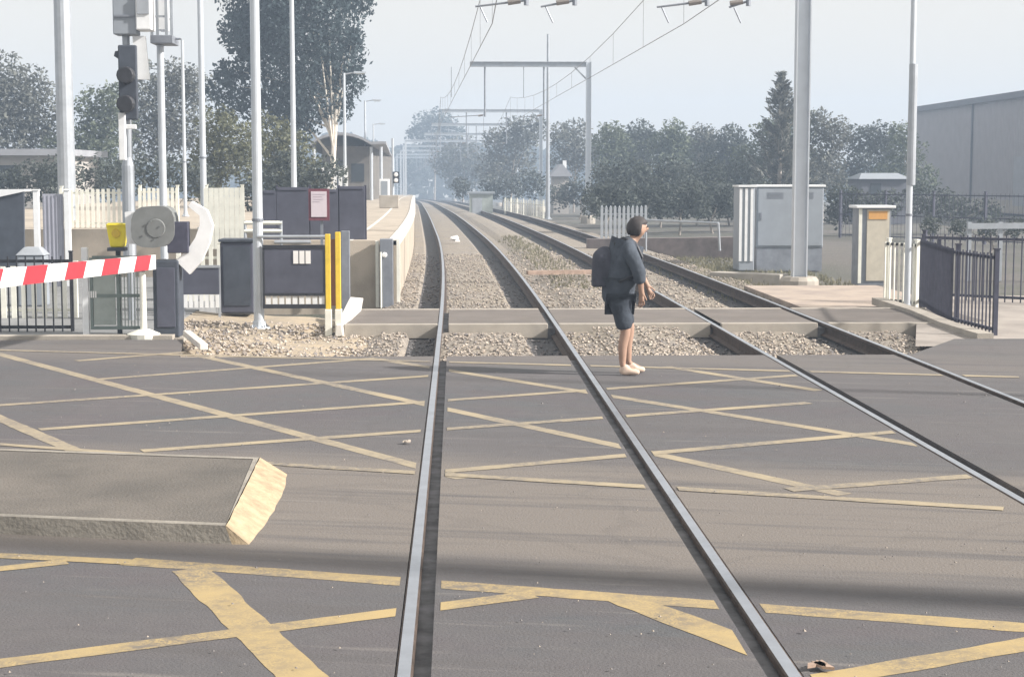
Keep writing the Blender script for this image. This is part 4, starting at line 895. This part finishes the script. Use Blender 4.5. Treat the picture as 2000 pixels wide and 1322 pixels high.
tree('gum_tree', 'tall dark eucalyptus with pale trunk dominating the upper left, behind the slim poles',
     [(560, -90, 110), (640, -60, 90), (520, 0, 85), (620, 30, 100), (475, 60, 50), (560, 100, 90), (650, 110, 62), (490, 118, 38), (690, -10, 40), (670, 160, 42), (600, 180, 60), (530, 200, 55), (455, 185, 55), (440, 140, 26), (500, 60, 60), (690, 75, 24), (655, 215, 34), (575, 235, 50)],
     85, 'leaf_euc', 'bark_pale', leaf=.27, trunk=648, hang=.8, gap=.10, dens=1.1)
tree('tree', 'round olive-grey tree at the left edge beyond the thick column', [(20, 170, 62), (60, 200, 60), (-30, 210, 70), (10, 260, 70), (80, 260, 50), (-60, 150, 50)], 98, 'leaf_grey', leaf=.3, group='trees on the left')
tree('tree', 'green-grey tree between the thick column and the hooded signal', [(185, 215, 48), (215, 250, 50), (170, 280, 50), (230, 190, 34), (200, 320, 55), (120, 300, 45)], 92, 'leaf_green', leaf=.27, group='trees on the left')
tree('tree', 'tall greyish tree directly behind the two signal masts', [(290, 200, 52), (330, 160, 46), (370, 170, 44), (300, 270, 60), (360, 250, 55), (270, 130, 24)], 96, 'leaf_grey', leaf=.27, group='trees on the left')
tree('bush', 'broad olive bush below the eucalyptus, left of the slim white pole', [(430, 250, 44), (470, 290, 55), (420, 310, 48), (400, 345, 50)], 66, 'leaf_olive', leaf=.2, group='bushes behind the platform fence')
tree('bush', 'olive bush behind the slim white pole, below the eucalyptus', [(530, 265, 46), (565, 300, 50), (515, 330, 60), (590, 340, 45)], 68, 'leaf_olive', leaf=.2, group='bushes behind the platform fence')
tree('bush', 'dark bush low behind the slate screens', [(520, 380, 50), (590, 370, 46), (640, 350, 42), (560, 330, 36)], 58, 'leaf_dark', leaf=.18, group='bushes behind the platform fence')
tree('bush', 'dark low bush under the left trees, behind the white palings', [(60, 355, 45), (130, 345, 45), (200, 350, 45), (10, 360, 30)], 64, 'leaf_dark', leaf=.2, group='bushes behind the platform fence')
tree('bush', 'dark low bush behind the pair of signal masts', [(270, 340, 42), (340, 340, 42), (390, 350, 30)], 62, 'leaf_dark', leaf=.2, group='bushes behind the platform fence')
# far down the line
tree('tree', 'flat-topped tree rising above the far gantries left of the vanishing rails', [(830, 243, 26), (862, 238, 27), (812, 262, 20), (885, 258, 24), (845, 275, 28)], 330, 'leaf_dark', leaf=.8, group='trees far down the line')
tree('tree', 'hazy tree filling the view under the far portals', [(740, 320, 26), (770, 330, 30), (800, 320, 28), (830, 325, 26), (790, 345, 26)], 380, 'leaf_dark', leaf=.9, group='trees far down the line')
tree('tree', 'low hazy tree right of the far portals', [(870, 315, 34), (905, 300, 36), (900, 345, 36), (940, 330, 34)], 240, 'leaf_grey', leaf=.55, group='trees far down the line')
tree('tree', 'grey-green tree between the fourth gantry mast and the tapered mast', [(965, 275, 26), (1005, 262, 36), (1040, 255, 32), (1010, 310, 44), (965, 330, 38)], 165, 'leaf_grey', leaf=.4, group='trees far down the line')
tree('bush', 'dark bush hiding the foot of the tapered mast', [(1000, 365, 28), (1040, 360, 30), (960, 368, 24), (900, 368, 22)], 135, 'leaf_dark', leaf=.3, group='bushes along the right boundary')
tree('tree', 'tree behind the gantry leg, its top level with the mast joint', [(1095, 268, 30), (1125, 262, 30), (1110, 315, 40), (1150, 300, 36)], 145, 'leaf_grey', leaf=.36, group='trees along the right boundary')
tree('bush', 'dark bush around the foot of the second gantry mast', [(1095, 385, 26), (1125, 375, 30), (1170, 370, 32)], 108, 'leaf_dark', leaf=.24, group='bushes along the right boundary')
rt = [(1195, 262, 34, 'tree nearest the second gantry mast on its right'), (1250, 260, 36, 'second rounded tree right of the second gantry mast'), (1310, 262, 37, 'middle rounded tree in the row behind the person'), (1368, 268, 36, 'rounded tree with a paler crown left of the feathery conifer'), (1425, 272, 38, 'last rounded tree before the feathery conifer')]
for i, (px, py, r, lab) in enumerate(rt):
    tree('tree', lab, [(px, py, r * .8), (px - r * .5, py + 30, r), (px + r * .5, py + 34, r), (px, py + 70, r * 1.15), (px + r * .3, py + 12, r * .7)], 118 + 5 * (i % 2), ('leaf_green', 'leaf_dark', 'leaf_green', 'leaf_grey', 'leaf_dark')[i], leaf=.30, group='trees along the right boundary')
for i, (px, lab) in enumerate(((1215, 'dark bush behind the spiked grey fence'), (1290, 'dark blue-green bush above the pipe handrail'), (1360, 'dark bush left of the equipment cabinets'), (1425, 'dark bush directly behind the narrow ribbed cabinet'))):
    tree('bush', lab, [(px - 25, 350, 36), (px + 22, 345, 38), (px, 385, 42), (px + 35, 390, 34), (px - 35, 395, 30)], 84 + 2 * i, 'leaf_dark', leaf=.22, group='bushes along the right boundary')
for i, (px, lab) in enumerate(((1190, 'low hedge bush at ground level beside the second gantry foot'), (1262, 'low hedge bush at ground level right of the spiked fence'), (1330, 'low hedge bush at ground level behind the bend of the pipe handrail'), (1395, 'low hedge bush at ground level left of the ribbed cabinet'), (1462, 'low hedge bush hidden mostly behind the grey cabinets'))):
    tree('bush', lab, [(px - 25, 385, 30), (px + 15, 378, 32), (px + 35, 398, 28), (px - 5, 402, 30), (px - 35, 402, 26)], 70 + 2 * i, 'leaf_dark', leaf=.18, group='hedge along the right boundary')
def conifer():
    Y = 88; X = V(1528, 0, Y).x; zb = BED - .2; top = V(0, 138, Y).z; e = tag(empty('conifer', (X, Y, zb)), 'feathery conifer with upswept branch tips above the cabinets', 'tree')
    t = MB(); t.tube((X, Y, zb), (X, Y, top - .3), .16, .03, 8); m = MB(); tb = t
    H = top - zb; z = zb + 1.2
    while z < top - .15:
        f = (top - z) / H; rr = .18 + 1.75 * min(1, f * 1.25) ** .95; nb = 5
        for k in range(nb):
            a = random.random() * 6.28; L = rr * random.uniform(.75, 1.15); d = Vector((math.cos(a), math.sin(a), 0))
            p0 = Vector((X, Y, z)); p1 = p0 + d * L * .6 + Vector((0, 0, L * .10)); p2 = p0 + d * L + Vector((0, 0, L * .60))
            tb.tube(p0, p1, .03, .02, 5); tb.tube(p1, p2, .02, .006, 5)
            for q in range(int(8 + 34 * L)):
                s_ = .15 + .85 * random.random(); p = p0.lerp(p1, s_ / .6) if s_ < .6 else p1.lerp(p2, (s_ - .6) / .4)
                p = p + Vector((random.gauss(0, .07), random.gauss(0, .07), random.gauss(0, .07))); al = (d + Vector((random.gauss(0, .5), random.gauss(0, .5), .7))).normalized() * .17; bl = al.cross(Vector((random.gauss(0, 1), random.gauss(0, 1), 1))).normalized() * .045
                kk = len(m.v); m.v += [tuple(p - al), tuple(p + bl), tuple(p + al), tuple(p - bl)]; m.f.append((kk, kk + 1, kk + 2, kk + 3)); m.mi.append(0)
        z += .25
    tb.build('trunk', 'bark', e); m.build('crown', 'leaf_grey', e)
conifer()
tree('tree', 'dense tree between the nearest gantry mast and the conifer', [(1500, 270, 40), (1545, 255, 46), (1510, 330, 55), (1560, 320, 50), (1470, 320, 44)], 100, 'leaf_green', leaf=.26, group='trees along the right boundary')
tree('tree', 'green-grey tree directly right of the nearest gantry mast', [(1600, 245, 34), (1630, 262, 34), (1610, 310, 46), (1600, 350, 50)], 98, 'leaf_grey', leaf=.26, group='trees along the right boundary')
tree('tree', 'dark bluish tree left of the slim right pole', [(1675, 275, 36), (1715, 270, 34), (1690, 320, 44), (1740, 300, 40), (1650, 350, 44)], 112, 'leaf_dark', leaf=.28, group='trees along the right boundary')
tree('tree', 'tree at the warehouse corner behind the slim right pole', [(1765, 262, 26), (1775, 300, 38), (1745, 350, 40), (1790, 350, 36)], 104, 'leaf_green', leaf=.28, group='trees along the right boundary')
tree('bush', 'low bush in front of the warehouse base', [(1830, 400, 36), (1880, 410, 30), (1800, 390, 34), (1930, 415, 30)], 74, 'leaf_dark', leaf=.2, group='bushes along the right boundary')
tree('bush', 'dark scrub along the fence foot at the right edge', [(1820, 440, 20), (1870, 446, 20), (1925, 444, 22), (1980, 446, 22), (2040, 440, 24)], 54, 'leaf_dark', leaf=.14, group='bushes along the right boundary')
tree('bush', 'low bush between cream cabinet and wide grey cabinet', [(1650, 390, 34), (1680, 400, 30), (1730, 400, 32), (1640, 420, 26)], 72, 'leaf_dark', leaf=.2, group='bushes along the right boundary')
# hazy wood closing the horizon
wd = MB()
for _ in range(16000):
    x = random.uniform(-230, 240); y = random.uniform(395, 430); hh = 15 + 4 * noise.noise(Vector((x * .05, 3, 1))) + 3 * noise.noise(Vector((x * .21, 8, 1))); z = -5 + hh * random.random() ** .7
    if abs(x) > 45: hh *= .6; z = -5 + hh * random.random() ** .7
    p = Vector((x, y, z)); a = Vector((random.gauss(0, 1), random.gauss(0, .5), random.gauss(0, 1))).normalized() * random.uniform(.8, 1.6); b_ = a.cross(Vector((random.gauss(0, .4), 1, random.gauss(0, .4)))).normalized() * random.uniform(.5, 1.0)
    kk = len(wd.v); wd.v += [tuple(p - a), tuple(p + b_), tuple(p + a), tuple(p - b_)]; wd.f.append((kk, kk + 1, kk + 2, kk + 3)); wd.mi.append(0)
struct(wd.build('distant_wood', 'leaf_dark'), 'stuff')
# grass tufts: between the tracks and right of them
gr = MB(); 
def tufts(n, fx):
    for _ in range(n):
        x, y, z = fx()
        for k in range(4):
            h = random.uniform(.04, .14); a = random.random() * 6.28; w_ = .012; dx, dy = math.cos(a), math.sin(a); o = random.uniform(-.03, .03)
            kk = len(gr.v); gr.v += [(x + o - dy * w_, y + dx * w_, z), (x + o + dy * w_, y - dx * w_, z), (x + o + dx * h * .5, y + dy * h * .5, z + h)]; gr.f.append((kk, kk + 1, kk + 2)); gr.mi.append(0)
def f1():
    y = random.uniform(33, 62); x = random.gauss(2.5, .25); return x + shift(y), y, -.12
def f2():
    y = random.uniform(28, 60); return random.uniform(6.6, 9.5), y, BED - .13
def f3():
    y = random.uniform(31, 44); return random.gauss(6.0, .4), y, -.25
tufts(700, f1); tufts(3500, f2); tufts(900, f3)
leafmat('grass_leaf', (.11, .11, .065), (.20, .185, .125)); struct(gr.build('grass', 'grass_leaf'), 'stuff')

# ================================================================== SLAB ON ROAD, DEBRIS
def island():
    h = .105; tb, tf = G(506, 893, h), G(440, 1026, h); bb, bf = G(562, 926, 0), G(486, 1063, 0)
    L = -16.0; sl = -.23
    lb = Vector((L, tb.y + (L - tb.x) * sl, h)); lf = Vector((L, tf.y + (L - tf.x) * sl, h))
    e = tag(empty('traffic_island', (bf.x, bf.y, 0)), 'low raised traffic island on the left of the road with a sunlit cream sloping end', 'traffic island')
    inn = .07; d = (lf - tf).normalized(); nb = Vector((-d.y, d.x, 0)) * (1 if Vector((-d.y, d.x, 0)).y > 0 else -1)
    A_, B_, C_, D_ = tf + nb * inn + d * .02, lf + nb * inn, lb - nb * inn, tb - nb * inn + d * .02
    m = MB(); m.poly([A_ + Vector((0, 0, -.004)), D_ + Vector((0, 0, -.004)), C_ + Vector((0, 0, -.004)), B_ + Vector((0, 0, -.004))]); m.build('top', 'island_top', e)
    m = MB()
    def ring(a, b_, c, dd): m.poly([a, b_, c, dd])
    ring(tf, A_, B_, lf); ring(tb, lb, C_, D_); ring(tf, tb, D_, A_)
    m.poly([tf, lf, Vector((lf.x, lf.y - .02, 0)), Vector((bf.x - .10, tf.y - .03, 0))]); m.poly([tb, Vector((tb.x + .1, tb.y + .03, 0)), Vector((lb.x, lb.y + .02, 0)), lb]); m.build('kerb', 'island_kerb', e)
    m = MB(); N = 14; prev = None
    for k in range(N + 1):                       # chipped sloping end
        t = k / N; a = tf.lerp(tb, t); c = bf.lerp(bb, t); o = .04 * math.sin(t * math.pi) + random.uniform(-.006, .008); c = c + Vector((o, 0, 0)); a = a + Vector((random.uniform(0, .006) + .003, 0, 0))
        if prev: m.poly([prev[0], prev[1], c, a])
        prev = (a, c)
    m.poly([tf, Vector((bf.x - .10, tf.y - .03, 0)), bf]); m.poly([tb, bb, Vector((tb.x + .1, tb.y + .03, 0))])
    m.build('end_face', 'board', e)
mat('island_top', (.15, .135, .12), .9, 0, .2, 1.2, .5, 50, col2=(.095, .088, .08)); mat('island_kerb', (.27, .25, .22), .85, 0, .2, 4, .4, 40)
island()
g_ = MB()
for _ in range(800):
    y = 6.8 + 12.8 * random.random() ** 1.3; x = random.uniform(-6, 6.5)
    if any(abs(x - q) < .16 for q in RX): continue
    k = len(g_.v); rr = random.uniform(.003, .010) * (1 + (random.random() < .04) * 1.5); c = (x, y, .008 + rr * .4)
    for p in ((1, 0, 0), (-.8, .3, 0), (0, 1, 0), (0, -1, .1), (0, 0, .8)): g_.v.append((c[0] + p[0] * rr, c[1] + p[1] * rr, c[2] + p[2] * rr))
    for f in ((0, 2, 4), (2, 1, 4), (1, 3, 4), (3, 0, 4)): g_.f.append(tuple(k + q for q in f)); g_.mi.append(random.choice((0, 1, 1)))
struct(g_.build('road_grit', ['rock_a', 'rock_c']), 'stuff')
def debris(px, py, n, r, m, label, name='litter', cat='litter'):
    c = G(px, py, .02); a = MB()
    for _ in range(n):
        p = c + Vector((random.gauss(0, r), random.gauss(0, r), 0)); l_ = random.uniform(.02, .06); t = random.random() * 6.28
        a.hexa([(p.x + l_ * math.cos(t + k * 1.57) * (1 if k % 2 else .5), p.y + l_ * math.sin(t + k * 1.57) * (1 if k % 2 else .5), .018 + zz) for zz in (0, .012) for k in range(4)])
    tag(a.build(name, m, None, origin=c), label, cat)
debris(1605, 1300, 6, .016, 'timber', 'small dark leaf litter near the bottom beside the right running rail')
debris(800, 862, 3, .02, 'rock_b', 'small pale stone chips just left of the leftmost rail', 'stone_chips', 'stones')
cu = MB(); p, q = G(365, 655, .02), G(398, 682, .02); cu.bar(p + Vector((0, 0, .03)), q + Vector((0, 0, .03)), .10, .08)
tag(cu.build('kerb_stone', 'edge_white', None, origin=p, bevel=.01), 'loose white kerb stone at the corner of road and gravel', 'kerb stone')

# ================================================================== PERSON
def skinned(name, verts, edges, rad, m, parent, root=0, levels=2):
    me = bpy.data.meshes.new(name); me.from_pydata(verts, edges, []); o = bpy.data.objects.new(name, me); COL.objects.link(o); o.parent = parent; me.materials.append(MATS[m])
    md = o.modifiers.new('skin', 'SKIN'); md.use_smooth_shade = True
    if not me.skin_vertices: 
        bm = bmesh.new(); bm.from_mesh(me); bm.verts.layers.skin.verify(); bm.to_mesh(me); bm.free()
    for i, sv in enumerate(me.skin_vertices[0].data):
        rr = rad[i]; sv.radius = rr if isinstance(rr, tuple) else (rr, rr); sv.use_root = (i == root)
    s = o.modifiers.new('sub', 'SUBSURF'); s.levels = levels; s.render_levels = levels
    return o
def person():
    O = G(1214, 731); e = tag(empty('person', (O.x, O.y, 0)), 'person in dark slate jacket and long shorts stooping as they step across the rails', 'person')
    V_ = []; E_ = []; R_ = []
    def add(p, r, par=None):
        V_.append(p); R_.append(r); 
        if par is not None: E_.append((par, len(V_) - 1))
        return len(V_) - 1
    pel = add((-.03, 0, .90), (.13, .10)); wa = add((-.01, 0, 1.05), (.125, .10), pel); ch = add((.01, 0, 1.25), (.15, .12), wa); up = add((.06, 0, 1.38), (.12, .10), ch)
    nk = add((.115, 0, 1.455), .052, up); hb = add((.16, 0, 1.53), (.075, .068), nk); hd = add((.185, 0, 1.60), (.088, .078), hb); ht = add((.18, 0, 1.665), (.06, .058), hd)
    ns = add((.285, 0, 1.575), .012, hd)
    for s in (-1, 1): add((.175, s * .088, 1.585), .014, hd)
    for s, kn, an, to in ((-1, (.035, -.10, .48), (.0, -.10, .10), (.15, -.11, .035)), (1, (.10, .11, .50), (.085, .11, .11), (.23, .13, .035))):
        hp = add((-.03, s * .09, .84), .095, pel); k = add(kn, .060, hp); c = add(((kn[0] + an[0]) / 2 - .02, kn[1], .32), .056, k); a = add(an, .036, c); t = add(to, .034, a)
    for s, el, wr in ((-1, (.17, -.23, 1.12), (.185, -.20, .90)), (1, (.20, .22, 1.14), (.29, .16, .95))):
        sh = add((.05, s * .17, 1.37), .062, up); el_ = add(el, .044, sh); w_ = add(wr, .028, el_)
        d = (Vector(wr) - Vector(el)).normalized(); pm = Vector(wr) + d * .07; p_ = add(tuple(pm), (.036, .018), w_)
        fw = Vector((d.z * -1, 0, d.x)).normalized()
        for q, ln in ((-.028, .070), (-.010, .082), (.009, .078), (.027, .062)):
            b0 = pm + fw * q + d * .03; f1 = add(tuple(b0), .0085, p_); f2 = add(tuple(b0 + d * ln * .42), .008, f1); add(tuple(b0 + d * ln * .75 + Vector((-.012, -s * .018, 0))), .0075, f2)
        th = add(tuple(Vector(wr) + d * .045 + fw * .038), .010, w_); add(tuple(Vector(wr) + d * .09 + fw * .055), .009, th)
    skinned('body', V_, E_, R_, 'skin', e)
    # jacket: torso, sleeves, collar
    V_2 = [(-.04, 0, .76), (-.05, 0, .84), (-.03, 0, 1.05), (-.01, 0, 1.25), (.04, 0, 1.39), (.11, 0, 1.46), (.04, -.16, 1.37), (.15, -.23, 1.15), (.178, -.215, .99), (.05, .16, 1.37), (.19, .225, 1.15), (.255, .19, 1.03)]
    E2 = [(0, 1), (1, 2), (2, 3), (3, 4), (4, 5), (4, 6), (6, 7), (7, 8), (4, 9), (9, 10), (10, 11)]
    R2 = [.15, .20, .195, .205, .170, .070, .10, .078, .066, .10, .078, .066]
    skinned('jacket', V_2, E2, R2, 'cloth_slate', e, root=3)
    h = MB(); nu, nv = 20, 12
    for a_ in range(nv + 1):
        for b_ in range(nu):
            th, ph = math.pi * a_ / nv, 2 * math.pi * b_ / nu; d = Vector((math.sin(th) * math.cos(ph), math.sin(th) * math.sin(ph), math.cos(th)))
            k = .62 if (d.x > .35 and d.z < .35) or d.z < -.75 else 1 + .05 * noise.noise(d * 4)
            h.v.append((O.x + .160 + d.x * .118 * k + d.z * .02, O.y + d.y * .104 * k, 1.592 + d.z * .125 * k - d.x * .015))
    for a_ in range(nv):
        for b_ in range(nu): c_ = (b_ + 1) % nu; h.f.append((a_ * nu + b_, a_ * nu + c_, (a_ + 1) * nu + c_, (a_ + 1) * nu + b_)); h.mi.append(0)
    h.build('hair', 'hair', e, smooth=True)
    skinned('shorts', [(-.03, 0, .88), (-.03, -.09, .80), (.01, -.10, .60), (.02, -.10, .48), (-.02, .09, .80), (.045, .10, .62), (.075, .11, .50)], [(0, 1), (1, 2), (2, 3), (0, 4), (4, 5), (5, 6)], [.16, .125, .105, .10, .125, .105, .10], 'cloth_dark', e)
    skinned('backpack', [(-.20, 0, .96), (-.22, 0, 1.12), (-.19, 0, 1.28), (-.12, 0, 1.38)], [(0, 1), (1, 2), (2, 3)], [.13, .15, .14, .09], 'pack', e, root=1)
    for s in (-1, 1):
        st_ = MB(); st_.path([(O.x + q[0], O.y + s * q[1], q[2]) for q in ((-.10, .11, 1.42), (.03, .14, 1.475), (.13, .15, 1.42), (.195, .15, 1.28), (.18, .16, 1.12), (-.05, .20, 1.02))], .018, 6); st_.build('strap', 'black_steel', e)
    for s, (x, y) in ((-1, (.0, -.10)), (1, (.085, .11))):
        skinned('shoe', [(x - .045, y, .045), (x + .04, y, .05), (x + .13, y + s * .01, .04), (x + .19, y + s * .015, .035), (x, y, .12)], [(0, 1), (1, 2), (2, 3), (1, 4)], [(.042, .042), (.045, .045), (.045, .038), (.034, .028), .045], 'shoe', e, root=1)
    a = MB()
    for s in (-1, 1): a.lathe((0, 0, 0), [(.004, 0), (.010, .004), (.010, .010), (.004, .013)], 8) if s < 0 else None
    n0 = len(a.v); base_v = list(a.v); a = MB()
    for s in (-1, 1):
        k = len(a.v); b_ = MB(); b_.lathe((0, 0, 0), [(.004, 0), (.010, .004), (.010, .010), (.004, .013)], 8)
        a.v += [(O.x + .262 + z * .6, O.y + s * .032 + x, 1.602 + y) for x, y, z in b_.v]; a.f += [tuple(i + k for i in f) for f in b_.f]; a.mi += b_.mi
    a.build('eyes', 'hair', e)
    a = MB(); a.bar((O.x + .262, O.y - .025, 1.548), (O.x + .262, O.y + .025, 1.548), .012, .008); a.build('mouth', 'maroon', e)
person()

# ================================================================== HAZE
hz = MB(); hz.box(-300, -60, -6, 300, 480, 24); HB = bpy.data.materials.new('haze_air'); HB.use_nodes = True; n = HB.node_tree.nodes; n.clear()
o_ = n.new('ShaderNodeOutputMaterial'); pv = n.new('ShaderNodeVolumePrincipled'); pv.inputs['Density'].default_value = .0021; pv.inputs['Color'].default_value = (.61, .77, 1, 1); pv.inputs['Anisotropy'].default_value = 0
HB.node_tree.links.new(pv.outputs[0], o_.inputs['Volume']); MATS['haze_air'] = HB
struct(hz.build('haze', 'haze_air'), 'stuff')
for o in bpy.data.objects:
    if '_o' in o: del o['_o']
